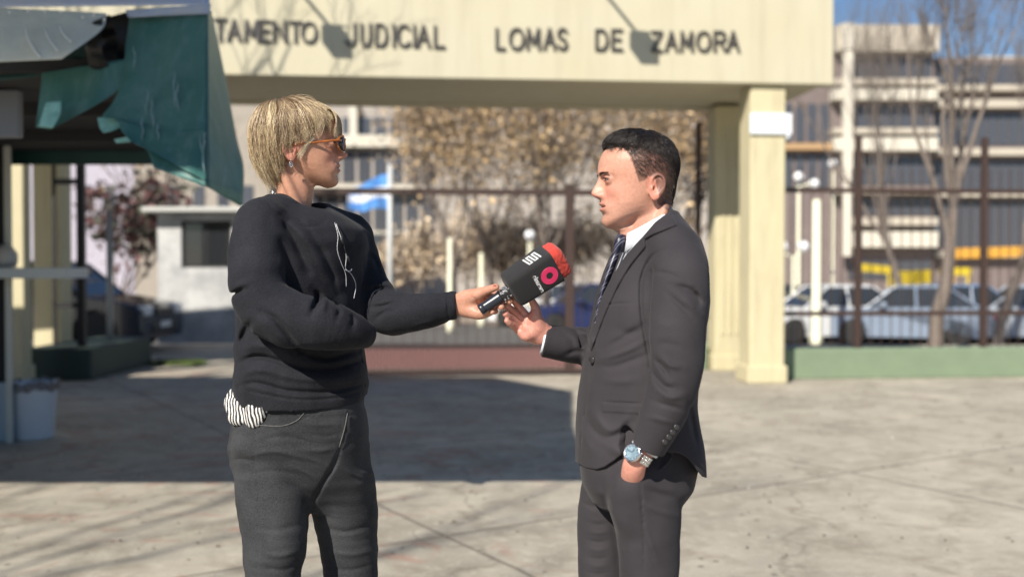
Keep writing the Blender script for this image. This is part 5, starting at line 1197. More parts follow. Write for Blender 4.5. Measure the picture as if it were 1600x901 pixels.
f.chain([tp(378, 646, 0), tp(392, 653, 0), tp(404, 653, -.002)], [.018, .020, .013], k=.014, flat=((.4, 1, 0), .5))
f.band(.02); f.ripple(8, 60, .0045, (1, 1, .5))
for i, x0 in enumerate((366, 376, 386, 397, 408, 418)): f.fold([(x0, 622), (x0 + 1, 645), (x0 + 3, 664)], 2, -.003 if i % 2 else .003)
f.done(); v, q = f.nets(); link_mesh('shirt_tail', smooth_verts(v, q, 2, .4), q, stripe_m, wom)
# striped collar edge at the neck
mb = MB(); mb.tube([P(424, 299, 2.345), P(432, 307, 2.335), P(441, 316, 2.330), P(448, 323, 2.330)], [.003, .0045, .0045, .002], 6); mb.build('shirt_collar', stripe_m, wom, True)
# ---- hair
hr = np.random.RandomState(7)
def wend(phi):
    """end height of the hair by azimuth (0 = face)"""
    a = np.degrees(np.abs(phi)); return np.interp(a, [0, 25, 45, 60, 74, 84, 96, 104, 112, 130, 180], [.188, .186, .178, .152, .124, .110, .102, .060, .034, .028, .024])
def wsurf(phi, e, k=1.0):
    cx, cz = -.004 - .026 * np.clip(np.sin(e), 0, 1) ** 5, .122 + .004 * np.clip(np.sin(e), 0, 1) ** 3 * np.cos(phi)
    ce = np.sign(np.cos(e)) * np.abs(np.cos(e)) ** np.where(e < 0, .95, .74); se = np.sin(e)
    ax = np.where(np.cos(phi) > 0, .112, .108); b = .0885
    rz = np.where(se > 0, .113, .128)
    back = np.where((np.cos(phi) < 0) & (se > 0), 1.0 + .05 * se, 1)
    sq = 1 + .085 * np.sin(2 * phi) ** 2 * (np.cos(phi) > 0)
    return np.stack([cx + ax * k * ce * np.cos(phi) * back * sq, b * k * ce * np.sin(phi) * sq, cz + rz * k * se * (1 - .03 * (1 - k))], -1)
def wend_e(phi):
    z = wend(phi); s_ = (z - .122); return np.arcsin(np.clip(s_ / np.where(s_ > 0, .113, .128), -.95, .95))
# under-layer
def hair_shell(surf, ende, parent, M, colr, jag, kin=.78, kout=.93, name='hair', field=None):
    A, B = 120, 40; V = []; F = []
    ph = np.linspace(-math.pi, math.pi, A, endpoint=False); ee = ende(ph) + jag * (hr.rand(A) - .3)
    for k in (kout, kin):
        for j in range(B):
            e = math.pi / 2 - (math.pi / 2 - ee) * j / (B - 1)
            kk = k * (1 + .012 * np.sin(ph * 17 + j * .2) + .01 * np.sin(ph * 31)) if k == kout else k
            V.append(surf(ph, e, kk * (1 - .07 * (j / (B - 1)) ** 8)))
    V = np.concatenate(V); F = []
    if field is not None: V[:A * B] = push_out(V[:A * B], field, .0012)
    for L in (0, 1):
        for j in range(B - 1):
            for i in range(A):
                i2 = (i + 1) % A; o = L * A * B
                q = (o + j * A + i, o + (j + 1) * A + i, o + (j + 1) * A + i2, o + j * A + i2); F.append(q if L == 0 else q[::-1])
    for i in range(A):
        i2 = (i + 1) % A; F.append(((B - 1) * A + i, A * B + (B - 1) * A + i, A * B + (B - 1) * A + i2, (B - 1) * A + i2))
    return link_mesh(name, xf_pts(M, V), F, hair_m, parent, True, cols=np.tile(np.array(colr), (len(V), 1)))
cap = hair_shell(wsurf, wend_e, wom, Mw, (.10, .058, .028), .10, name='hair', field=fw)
def woman_strands(n):
    K = 16; t = np.linspace(0, 1, K)
    nc = 210; cph = hr.rand(nc) * 2 * math.pi - math.pi; coff = hr.normal(size=nc); cw = hr.normal(size=nc); ccol = hr.rand(nc)
    paths = []; rads = []; cols = []
    for i in range(n):
        c = hr.randint(nc); dph_ = hr.normal() * .075; phi0 = cph[c] + dph_; lay = hr.rand() ** .8
        e1 = wend_e(np.array([phi0]))[0] + (hr.rand() - .45) * .17 + (.55 * hr.rand() if hr.rand() < .35 else 0) + coff[c] * .10
        s0 = hr.rand() ** 1.3 * .55 if hr.rand() < .5 else 0.02 + hr.rand() * .12
        if 1.0 < abs(phi0) < 1.78: e1 = wend_e(np.array([phi0]))[0] + .25 * hr.rand()
        flick = 0
        if abs(phi0) > 1.85 and hr.rand() < .20: e1 = e1 - .12 * hr.rand(); flick = hr.normal() * .10
        e0 = math.pi / 2 - .12 - s0 * (math.pi / 2 - e1) * .8
        e = e0 + (e1 - e0) * t
        # side parting sweep: front strands lean forward and to the far side
        ph = phi0 - dph_ * .75 * t ** 1.3 + (.13 * cw[c] * np.sin(t * 3.1 + coff[c]) + .035 * hr.normal() * t + .022 * cw[(c + 7) % nc] * np.sin(t * 7)) + np.where(abs(phi0) < 1.6, -.22 * np.sin(t * 1.6) * np.sign(phi0), 0)
        k = .935 + .060 * lay + .030 * coff[c] * np.sin(t * 2.9 + .5) + .013 * np.sin(t * 8 + cw[c] * 3) + (.03 * hr.rand() if hr.rand() < .06 else 0) * t
        k = k + (-.05 * t ** 4 if abs(phi0) > 1.7 else .0) + flick * t ** 3
        if hr.rand() < .03: k = k + .08 * np.sin(t * 3.1)
        paths.append(wsurf(ph, e, k)); r0 = .00036 + .00024 * hr.rand(); rads.append(r0 * (1.15 - .8 * t ** 2))
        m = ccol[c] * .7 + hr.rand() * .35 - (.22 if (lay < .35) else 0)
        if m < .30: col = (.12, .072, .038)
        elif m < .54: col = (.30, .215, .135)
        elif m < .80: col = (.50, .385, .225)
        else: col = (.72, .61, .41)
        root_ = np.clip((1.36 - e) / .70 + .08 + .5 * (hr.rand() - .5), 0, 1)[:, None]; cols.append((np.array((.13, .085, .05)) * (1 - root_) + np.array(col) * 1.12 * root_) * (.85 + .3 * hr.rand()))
    return paths, rads, cols
pa, ra, co = woman_strands(12000)
pa = push_out(pa, fw, .002 + .006 * hr.rand(len(pa), 1))
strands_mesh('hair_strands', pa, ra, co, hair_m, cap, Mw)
# lock in front of the ear and stray hairs
pl = []; rl = []; cl = []
for i in range(60):
    t = np.linspace(0, 1, 10); j = hr.normal(size=3) * .0022
    a = np.array([.052, -.068, .125]) + j; m_ = np.array([.036, -.073, .106]) + j * 1.2; b_ = np.array([.018 + hr.normal() * .004, -.072, .082 + hr.normal() * .006])
    pl.append(((1 - t) ** 2)[:, None] * a + (2 * t * (1 - t))[:, None] * m_ + (t ** 2)[:, None] * b_); rl.append(.0006 * (1 - .7 * t)); cl.append(np.array((.68, .56, .38)) * (.6 + .5 * hr.rand()))
for i in range(420):   # fringe locks falling over the forehead to the glasses
    t = np.linspace(0, 1, 10); s_ = hr.rand(); yy = -.058 + .10 * hr.rand()
    a = np.array([.062 + .02 * s_, yy * .7, .222 - .02 * s_]); m_ = np.array([.128, yy * .9, .200]); b_ = np.array([.116 + .006 * hr.rand() - abs(yy + .01) * .30, yy * 1.05, .138 + hr.normal() * .008])
    pl.append(((1 - t) ** 2)[:, None] * a + (2 * t * (1 - t))[:, None] * m_ + (t ** 2)[:, None] * b_); rl.append(.0006 * (1 - .7 * t)); cl.append(np.array((.62, .48, .30)) * (.5 + .6 * hr.rand()))
pl = push_out(pl, fw, .0015 + .004 * hr.rand(len(pl), 1))
strands_mesh('hair_lock', pl, rl, cl, hair_m, cap, Mw)
# ---- sunglasses
amber_m = new_mat('amber_frame', (.42, .13, .02), rough=.15, coat=.6, noise=(90, .7, (.12, .03, .01)))
lens_m = new_mat('dark_lens', (.035, .03, .035), rough=.04, spec=.8)
gl = MB()
rim = bpy.data.objects.new('sunglasses', None); COL.objects.link(rim); rim.parent = wom; rim.matrix_parent_inverse = world_matrix(wom).inverted()
fr = MB(Mw); ln = MB(Mw)
for s in (-1, 1):
    c = Vector((.1255, s * .034, .113)); ring = []
    for k in range(25):
        a = 2 * math.pi * k / 24; ring.append(c + Vector(((-.013 * max(0, math.cos(a) * s) ** 1.5), math.cos(a) * .0255, math.sin(a) * .0215 - .001)))
    fr.tube(ring, .0024, 8, cap=False)
    ln.tube([c + Vector((-.0012, 0, 0)), c + Vector((.0012, 0, 0))], .0005, 4)
    n0 = len(ln.v); ctr = c + Vector((.0, 0, 0))
    ln.v.append(tuple(Mw @ (ctr + Vector((.002, 0, 0))))); ln.v.append(tuple(Mw @ (ctr + Vector((-.001, 0, 0)))))
    for k in range(24): ln.v.append(tuple(Mw @ ring[k]))
    for k in range(24):
        k2 = (k + 1) % 24; ln.f.append((n0, n0 + 2 + k, n0 + 2 + k2)); ln.f.append((n0 + 1, n0 + 2 + k2, n0 + 2 + k))
    fr.tube([(.1215, s * .0585, .119), (.117, s * .0660, .119), (.095, s * .0715, .117), (.05, s * .0735, .113), (.012, s * .0745, .110), (-.008, s * .0735, .100)], [.0035, .0036, .0030, .0026, .0024, .002], 8)
fr.tube([(.1245, -.010, .118), (.127, 0, .120), (.1245, .010, .118)], .0022, 8)
o_ = fr.build('frame', amber_m, rim, True); o_ = ln.build('lens', lens_m, rim, True)
# earring
mb = MB(Mw); ring = [Vector((-.003 + .0042 * math.cos(a), -.078, .060 + .0060 * math.sin(a))) for a in np.linspace(0, 2 * math.pi, 20)]
mb.tube(ring, .0009, 6, cap=False); mb.tube([(-.003, -.0765, .074), (-.003, -.078, .066)], .0008, 5); mb.tube([(-.003, -.079, .060), (-.003, -.0765, .060)], .0028, 8)
mb.build('earring', metal_m, wom, True)
# red thumb nail, lapel microphone lead
nail_m = new_mat('red_nail', (.45, .02, .03), rough=.2, coat=.5)
mb = MB(); c = P(773.5, 446.2, 2.289); mb.lathe([(.0005, -.0015), (.0042, -.0010), (.0046, .0), (.0030, .0012), (.0004, .0018)], c, 10); mb.build('thumb_nail', nail_m, wom, True)
cord_m = new_mat('earphone_cord', (.62, .62, .64), rough=.4)
cord_k = new_mat('black_cord', (.015, .015, .016), rough=.4)
def on_cloth(obj_v, pts, lift=.003):
    """drop photo points onto the near side of a cloth"""
    px, py = project(obj_v[:, 0], obj_v[:, 1], obj_v[:, 2]); out = []
    for a, b in pts:
        m = (np.abs(px - a) < 3.0) & (np.abs(py - b) < 3.0)
        Y = obj_v[m, 1].min() - lift if m.any() else 2.2
        out.append(P(a, b, Y))
    return out
_sw = [c for c in wom.children if c.name.startswith('sweater')][0]
swv = mesh_co(_sw)
mb = MB()
mb.tube(on_cloth(swv, catmull([(523, 348), (528, 368), (527, 390), (533, 410), (540, 428), (541, 448)], 4)), .0006, 5)
mb.tube(on_cloth(swv, catmull([(525, 350), (536, 380), (541, 400), (540, 420), (549, 428), (556, 445), (553, 466)], 4)), .0007, 5)
mb.tube(on_cloth(swv, catmull([(540, 421), (546, 424), (550, 420)], 3), .005), .0009, 5)
mb.build('earphone_cord', cord_m, wom, True)
mb = MB(); mb.tube(on_cloth(swv, catmull([(524, 346), (534, 365), (537, 385), (545, 405)], 4), .004), .0013, 5)
mb.tube(on_cloth(swv, [(533, 372), (537, 384)], .006), .0028, 6); mb.tube(on_cloth(swv, [(543, 400), (546, 412)], .006), .0028, 6)
mb.build('cord_clip', cord_k, wom, True)
# jeans seams in a pale tone that paints their highlight, rivets
jv = mesh_co(jeans); mb = MB(); st_m = new_mat('seam_highlight', (.14, .135, .13), rough=.7)
mb.tube(on_cloth(jv, catmull([(405, 664), (440, 665), (463, 657), (475, 645)], 5), .0006), .0008, 5)
mb.tube(on_cloth(jv, catmull([(543, 645), (538, 670), (530, 698)], 5), .0006), .0010, 5)
mb.build('jeans_seam', st_m, jeans, True)
mb = MB(); p = on_cloth(jv, [(403, 663)], .002)[0]; disc(mb, p, (-.3, -1, 0), .004, .0015); mb.build('rivet', metal_m, jeans, True)

# ================================================================== MAN
man = empty('person', tuple(P(990, 1400, 2.33) * np.array([1, 1, 0])), 'person in a dark suit, white shirt and striped tie with one hand in his pocket', 'person')
Mm = Matrix.Translation(Vector(P(1012, 360.5, 2.33))) @ Matrix.Rotation(R(185), 4, 'Z') @ Matrix.Scale(.968, 4)
fm = make_head_field(.0016, 'man')
def man_hand():
    f = Field(P(780, 548, 2.28), P(865, 448, 2.46), .0011)
    f.chain([P(862, 528, 2.372), P(846, 521, 2.368), P(836, 514, 2.364)], [.027, .0250, .0270], k=.01, flat=((.3, 1, 0), .72))
    f.chain([P(838, 516, 2.364), P(826, 511, 2.362), P(816, 505, 2.360)], [.0270, .0305, .0275], k=.012, flat=((.45, 1, -.1), .42))
    f.chain([P(838, 510, 2.352), P(838, 500, 2.348), P(836, 490, 2.346)], [.0140, .0135, .0110], k=.012)
    f.chain([P(838, 494, 2.346), P(837, 482, 2.345), P(830, 467, 2.343)], [.0112, .0100, .0078], k=.005)
    f.chain([P(829, 520, 2.350), P(822, 524, 2.346), P(814, 518, 2.344)], [.012, .0135, .0110], k=.012)
    fg = [([(822, 493, 2.362), (812, 481, 2.354), (806, 473, 2.344), (802, 468, 2.336)], .0100),
          ([(815, 498, 2.358), (804, 488, 2.344), (797, 482, 2.330), (792, 478, 2.321)], .0101),
          ([(810, 505, 2.352), (800, 498, 2.334), (794, 494, 2.320), (790, 490, 2.312)], .0096),
          ([(808, 514, 2.346), (801, 508, 2.330), (796, 505, 2.318), (792, 501, 2.312)], .0086)]
    for p, r in fg: f.chain([P(*a) for a in p], [r, r * .92, r * .84, r * .74], k=.0025)
    f.band(.02)
    f.fold([(829, 490), (826, 502), (828, 516), (834, 524)], 1.6, -.0018, ymax=2.365)
    f.fold([(812, 497), (818, 505), (816, 514)], 1.2, -.0012, ymax=2.365); f.fold([(806, 508), (815, 512), (822, 511)], 1.0, -.0010, ymax=2.365)
    for a, b in (((805, 482), (811, 477)), ((799, 490), (805, 484)), ((796, 499), (802, 494)), ((797, 509), (802, 504)), ((834, 484), (841, 482))): f.fold([a, b], .8, -.0011, smooth=False)
    f.done(); return f
def man_wrist():   # the part of his other hand that shows above the pocket, the rest inside it
    f = Field(P(955, 800, 2.25) - np.array([0, .2, 0]), P(1040, 680, 2.25) + np.array([0, .08, 0]), .002)
    f.chain([P(1013, 690, 2.135), P(998, 712, 2.130), P(991, 727, 2.138), P(988, 746, 2.165)], [.026, .0245, .0245, .025], k=.01, flat=((.2, 1, 0), .8))
    for i, (a, b) in enumerate(((972, 790), (980, 796), (990, 795), (999, 785))):
        f.chain([P(982 + i * 3, 755, 2.185 + .004 * i), P((982 + a) / 2 + i * 1.5, 775, 2.19), P(a, b, 2.205)], [.011, .010, .008], k=.003)
    f.chain([P(978, 750, 2.185), P(970, 765, 2.195), P(970, 780, 2.205)], [.013, .011, .008], k=.006)
    return f
def man_core():
    f = Field((.1, 1.95, .0), (.55, 2.65, 1.56), .009)
    a = P
    f.chain([a(1030, 395, 2.33), a(1025, 470, 2.33), a(1010, 560, 2.33), a(1000, 680, 2.33)], [.045, .07, .08, .08], k=.03)
    f.chain([a(1040, 425, 2.23), a(1030, 390, 2.33), a(1010, 425, 2.44)], [.03, .045, .03], k=.03)
    f.chain([a(1050, 425, 2.20), a(1060, 500, 2.125), a(1056, 585, 2.11), a(1035, 645, 2.115), a(1010, 695, 2.135)], [.030, .034, .030, .027, .024], k=.02)
    f.chain([a(1005, 425, 2.46), a(988, 480, 2.49), a(965, 540, 2.46), a(905, 538, 2.41), a(850, 527, 2.375)], [.03, .034, .032, .028, .025], k=.02)
    f.chain([a(1010, 740, 2.27), a(1012, 840, 2.235), a(1015, 1050, 2.24), a(1035, 1340, 2.27)], [.055, .045, .036, .03], k=.02)
    f.chain([a(965, 740, 2.41), a(949, 840, 2.43), a(951, 1050, 2.44), a(965, 1320, 2.46)], [.05, .044, .036, .03], k=.02)
    return f
hc = hand_cols((.70, .36, .28), (.70, .25, .19))
body_part([fm, man_hand(), man_wrist(), man_core()], [Mm, None, None, None], 'body', man, skin_m, [lambda v: head_cols(v, 'man'), hc, hc, flat_col((.5, .3, .2))])
for s in (-1, 1):
    mb = MB(Mm); n = 14; c = Vector((.0955, s * .031, .117)); r = .0114
    for half, mat_, nm in ((0, eye_w, 'eye'), (1, eye_i, 'iris')):
        m2 = MB(Mm); V = []; Fs = []
        rng_ = np.linspace(.42, math.pi, 12) if half == 0 else np.linspace(0.02, .46, 6)
        rr = r if half == 0 else r + .0003
        for th in rng_:
            for k in range(20):
                a = 2 * math.pi * k / 20; V.append(c + Vector((math.cos(th), math.sin(th) * math.cos(a), math.sin(th) * math.sin(a))) * rr)
        for i in range(len(rng_) - 1):
            for k in range(20): Fs.append((i * 20 + k, (i + 1) * 20 + k, (i + 1) * 20 + (k + 1) % 20, i * 20 + (k + 1) % 20))
        if half == 1: Fs.append(tuple(range(20)))
        m2.add(V, Fs); e_ = m2.build(nm, mat_, man if half == 0 else e_, True)
# ---- man's hair: dark swept crown, cropped sides
def mend(phi):
    a = np.degrees(np.abs(phi)); return np.interp(a, [0, 30, 45, 55, 60, 66, 72, 80, 98, 106, 125, 180], [.193, .192, .190, .184, .170, .150, .122, .124, .126, .074, .060, .058])
def msurf(phi, e, k=1.0):
    cx, cz = .004, .128
    ce = np.abs(np.cos(e)) ** np.where(e < 0, .85, .80 - .20 * np.clip(np.cos(phi), 0, 1)); se = np.sin(e)
    ax = np.where(np.cos(phi) > 0, .119, .0705); rz = np.where(se > 0, .1035, .125); sq = 1 + .05 * np.sin(2 * phi) ** 2
    x = cx + ax * k * ce * np.cos(phi) * sq; z = cz + rz * k * se
    z = z + .004 * np.clip(x / .08, 0, 1) * (se > .3)
    return np.stack([x, (.0820) * k * ce * np.sin(phi) * sq, z], -1)
def mend_e(phi):
    z = mend(phi); s_ = z - .128; return np.arcsin(np.clip(s_ / np.where(s_ > 0, .1035, .125), -.95, .95))
def mtop_e(phi):   # the longer hair on top ends above the cropped sides
    a = np.degrees(np.abs(phi)); return np.maximum(mend_e(phi), np.interp(a, [0, 40, 60, 90, 120, 150, 180], [.2, .5, .66, .62, .45, .20, .05]))
mcap = hair_shell(msurf, mtop_e, man, Mm, (.010, .008, .0075), .05, kin=.86, kout=.985, name='hair', field=fm)
pa = []; ra = []; co = []
t = np.linspace(0, 1, 7)
for i in range(5200):    # top
    ph = hr.rand() * 2 * math.pi - math.pi; et = float(mtop_e(np.array([ph]))[0]); e = et + (math.pi / 2 - et) * (1 - math.sqrt(hr.rand())) * 1.0
    front = max(0, math.cos(ph)) * (1 if e < 1.0 else .4)
    ln_ = (.10 + .12 * hr.rand()); dph = hr.normal() * .10
    if hr.rand() < .25: e = et - .05 + .10 * hr.rand()
    cl_ = math.sin(ph * 23 + e * 9) * .8 + .5 * math.sin(ph * 51 + e * 17)
    if front > .35:   # brushed up and back at the front
        ee = e + ln_ * (1.3 + cl_ * .3) * t; k = .975 + (.055 + .02 * cl_ + .015 * hr.rand()) * np.sin(t * 1.9)
    else:
        ee = e - ln_ * .9 * t; k = .975 + (.030 + .012 * cl_) * np.sin(t * 2.2)
    pa.append(msurf(ph + dph * t, ee, k)); ra.append(.00055 * (1 - .7 * t)); co.append(np.array((.020, .015, .013)) * (.4 + 1.6 * hr.rand() ** 2))
for i in range(12000):    # cropped sides and nape
    ph = (hr.rand() * 2 - 1) * math.pi; e0, e1 = float(mend_e(np.array([ph]))[0]), float(mtop_e(np.array([ph]))[0]) + .12
    if e1 - e0 < .12: continue
    u_ = hr.rand(); e = e0 + (e1 - e0) * u_
    if hr.rand() > .35 + .65 * u_: continue
    _p = msurf(np.array([ph]), np.array([e]), 1.0)[0]
    if -.026 < _p[0] < .018 and _p[2] < .134: continue
    L_ = .045 + .05 * u_; ee = e - L_ * t; k = .965 + .022 * u_ + .030 * t * (.3 + u_)
    pa.append(msurf(ph + (.05 * np.sign(ph) + hr.normal() * .04) * t, ee, k)); ra.append(.00036 * (1 - .6 * t)); co.append(np.array((.03, .022, .019)) * (.5 + 1.1 * hr.rand()))
pa = push_out(pa, fm, np.tile(.0006 + .0022 * t, (len(pa), 1)) * (.5 + hr.rand(len(pa), 1)))
strands_mesh('hair_strands', pa, ra, co, hair_m, mcap, Mm)
for s in (-1, 1):     # lash lines
    mb = MB(Mm)
    for up in (1, -1):
        mb.tube([(.0955 + .0148 * math.cos(b_), s * .031 + s * .0148 * math.sin(b_), .1165 + up * .0030 * math.cos(b_ * .9) ** .7 * (1.15 if up > 0 else 1)) for b_ in np.linspace(-.9, 1.35, 12)], [(.0010 if up > 0 else .0005) * (1 - .6 * abs(k_ - 6) / 6) for k_ in range(12)], 5)
    mb.build('eyelashes', new_mat('lash', (.02, .012, .01), rough=.7), man, True)
pa = []; ra = []; co = []     # eyebrows
for s in (-1, 1):
    for i in range(240):
        u_ = hr.rand(); y0 = s * (.012 + .036 * u_); z0 = .1275 + .0045 * math.sin(u_ * 2.6) + hr.normal() * .0014; x0 = .1170 - .30 * max(0, u_ - .1) * .036 - .25 * max(0, u_ - .6) * .04
        p0 = np.array([x0, y0, z0]); dr = np.array([-.10 * u_, s * .9, .25 - .4 * u_]); pa.append(p0 + dr * (t * .007)[:, None]); ra.append(.00035 * (1 - .6 * t)); co.append((.02, .014, .012))
pa = push_out(np.array(pa), fm, .0005 + .0006 * hr.rand(len(pa), 1))
strands_mesh('eyebrow', pa, ra, co, hair_m, man, Mm)
# ---- shirt and tie
def man_shirt():
    f = Field(P(900, 620, 2.50) - np.array([0.0, .4, 0]), P(1080, 315, 2.2) + np.array([0.02, .36, .02]), .0024)
    rows = [(352, 992, 1044, .085, 2.33, -.1), (375, 985, 1065, .13, 2.33, -.15), (400, 974, 1080, .155, 2.33, -.18), (430, 962, 1090, .160, 2.33, -.2), (470, 948, 1090, .160, 2.33, -.2), (510, 938, 1084, .155, 2.33, -.2), (560, 930, 1080, .14, 2.33, -.18), (600, 925, 1078, .14, 2.33, -.18)]
    f.loft(rows, 2.33, k=0, n=2.3)
    f.plane(P(1000, 366, 2.33), (-.45, 0, .9))
    return f
def man_shirt_collar():
    """folded collar leaf swept round the neck, open at the front"""
    V = []; n = 60; cx0 = P(1016, 345, 2.33)
    for i in range(n + 1):
        a = R(-158 + 316 * i / n); ca, sa = math.cos(a), math.sin(a); front = (1 - ca) / 2
        rx, ry = .060 * ((1 - .30 * ca) if ca > 0 else .95), .0585 - .006 * max(0, ca)
        top = P(1000, 324 + 42 * front ** 1.1, 2.33)[2]; bot = P(1000, 340 + 56 * front ** 1.2, 2.33)[2]
        sp = .012 - .005 * front
        x = cx0[0] + .002 + rx * ca; y = 2.33 + ry * sa
        V.append([(x - .002 * ca, y - .002 * sa, top - .004), (x + .001 * ca, y + .001 * sa, top), (x + .005 * ca, y + .005 * sa, top - .001), (x + (.3 * sp + .005) * ca, y + (.3 * sp + .005) * sa, top * .6 + bot * .4), (x + (sp + .004) * ca, y + (sp + .004) * sa, bot), (x + (sp) * ca, y + (sp) * sa, bot - .001), (x, y, top * .4 + bot * .6)])
    vs = [p for r in V for p in r]; fs = []; m = 7
    for i in range(n):
        for k in range(m - 1): fs.append((i * m + k, i * m + k + 1, (i + 1) * m + k + 1, (i + 1) * m + k))
    return vs, fs
f = man_shirt(); v, q = f.nets(); shirt = link_mesh('shirt', smooth_verts(v, q, 2, .4), q, shirt_m, man)
_v, _f = man_shirt_collar(); link_mesh('shirt_collar', _v, _f, shirt_m, man)
def loft_tube(name, secs, mat, parent):
    """secs: centre, half width, half thickness, width direction, thickness direction"""
    V = []; n = 12; F = []
    for c, a, b, wd, td in secs:
        wd = np.array(wd, float); wd /= np.linalg.norm(wd); td = np.array(td, float); td /= np.linalg.norm(td)
        for k in range(n):
            an = 2 * math.pi * k / n
            V.append(np.array(c) + wd * a * math.copysign(abs(math.cos(an)) ** .7, math.cos(an)) + td * b * math.sin(an))
    for i in range(len(secs) - 1):
        for k in range(n): F.append((i * n + k, i * n + (k + 1) % n, (i + 1) * n + (k + 1) % n, (i + 1) * n + k))
    F.append(tuple(range(n))[::-1]); F.append(tuple((len(secs) - 1) * n + k for k in range(n)))
    return link_mesh(name, V, F, mat, parent)
tie_m = bpy.data.materials.new('striped_tie'); tie_m.use_nodes = True
_nt = tie_m.node_tree; _b = _nt.nodes['Principled BSDF']; _b.inputs['Roughness'].default_value = .38
_tc = _nt.nodes.new('ShaderNodeTexCoord'); _mp = _nt.nodes.new('ShaderNodeMapping'); _mp.inputs['Rotation'].default_value = (R(20), R(-52), R(10))
_wv = _nt.nodes.new('ShaderNodeTexWave'); _wv.inputs['Scale'].default_value = 20
_rp = _nt.nodes.new('ShaderNodeValToRGB')
_rp.color_ramp.elements[0].color = (.012, .013, .03, 1); _rp.color_ramp.elements[1].color = (.014, .015, .035, 1)
for _p, _c in ((.05, (.012, .013, .03)), (.60, (.014, .015, .035)), (.72, (.16, .16, .21)), (.82, (.28, .28, .34)), (.85, (.03, .03, .06))):
    _e = _rp.color_ramp.elements.new(_p); _e.color = (*_c, 1)
_nt.links.new(_tc.outputs['Object'], _mp.inputs[0]); _nt.links.new(_mp.outputs[0], _wv.inputs[0]); _nt.links.new(_wv.outputs['Fac'], _rp.inputs[0]); _nt.links.new(_rp.outputs[0], _b.inputs['Base Color'])
wd = (.25, 1, .1); td = (-1, .2, .2)
loft_tube('tie', [(P(973, 366, 2.315), .010, .008, wd, td), (P(970, 372, 2.315), .019, .012, wd, td), (P(967, 384, 2.315), .017, .012, wd, td), (P(964, 393, 2.315), .011, .008, wd, td),
                  (P(961, 400, 2.315), .014, .009, wd, td), (P(955, 418, 2.315), .020, .008, wd, td), (P(947, 440, 2.315), .025, .007, wd, td), (P(939, 470, 2.315), .030, .007, wd, td), (P(934, 500, 2.315), .032, .006, wd, td), (P(932, 550, 2.315), .032, .005, wd, td)], tie_m, man)
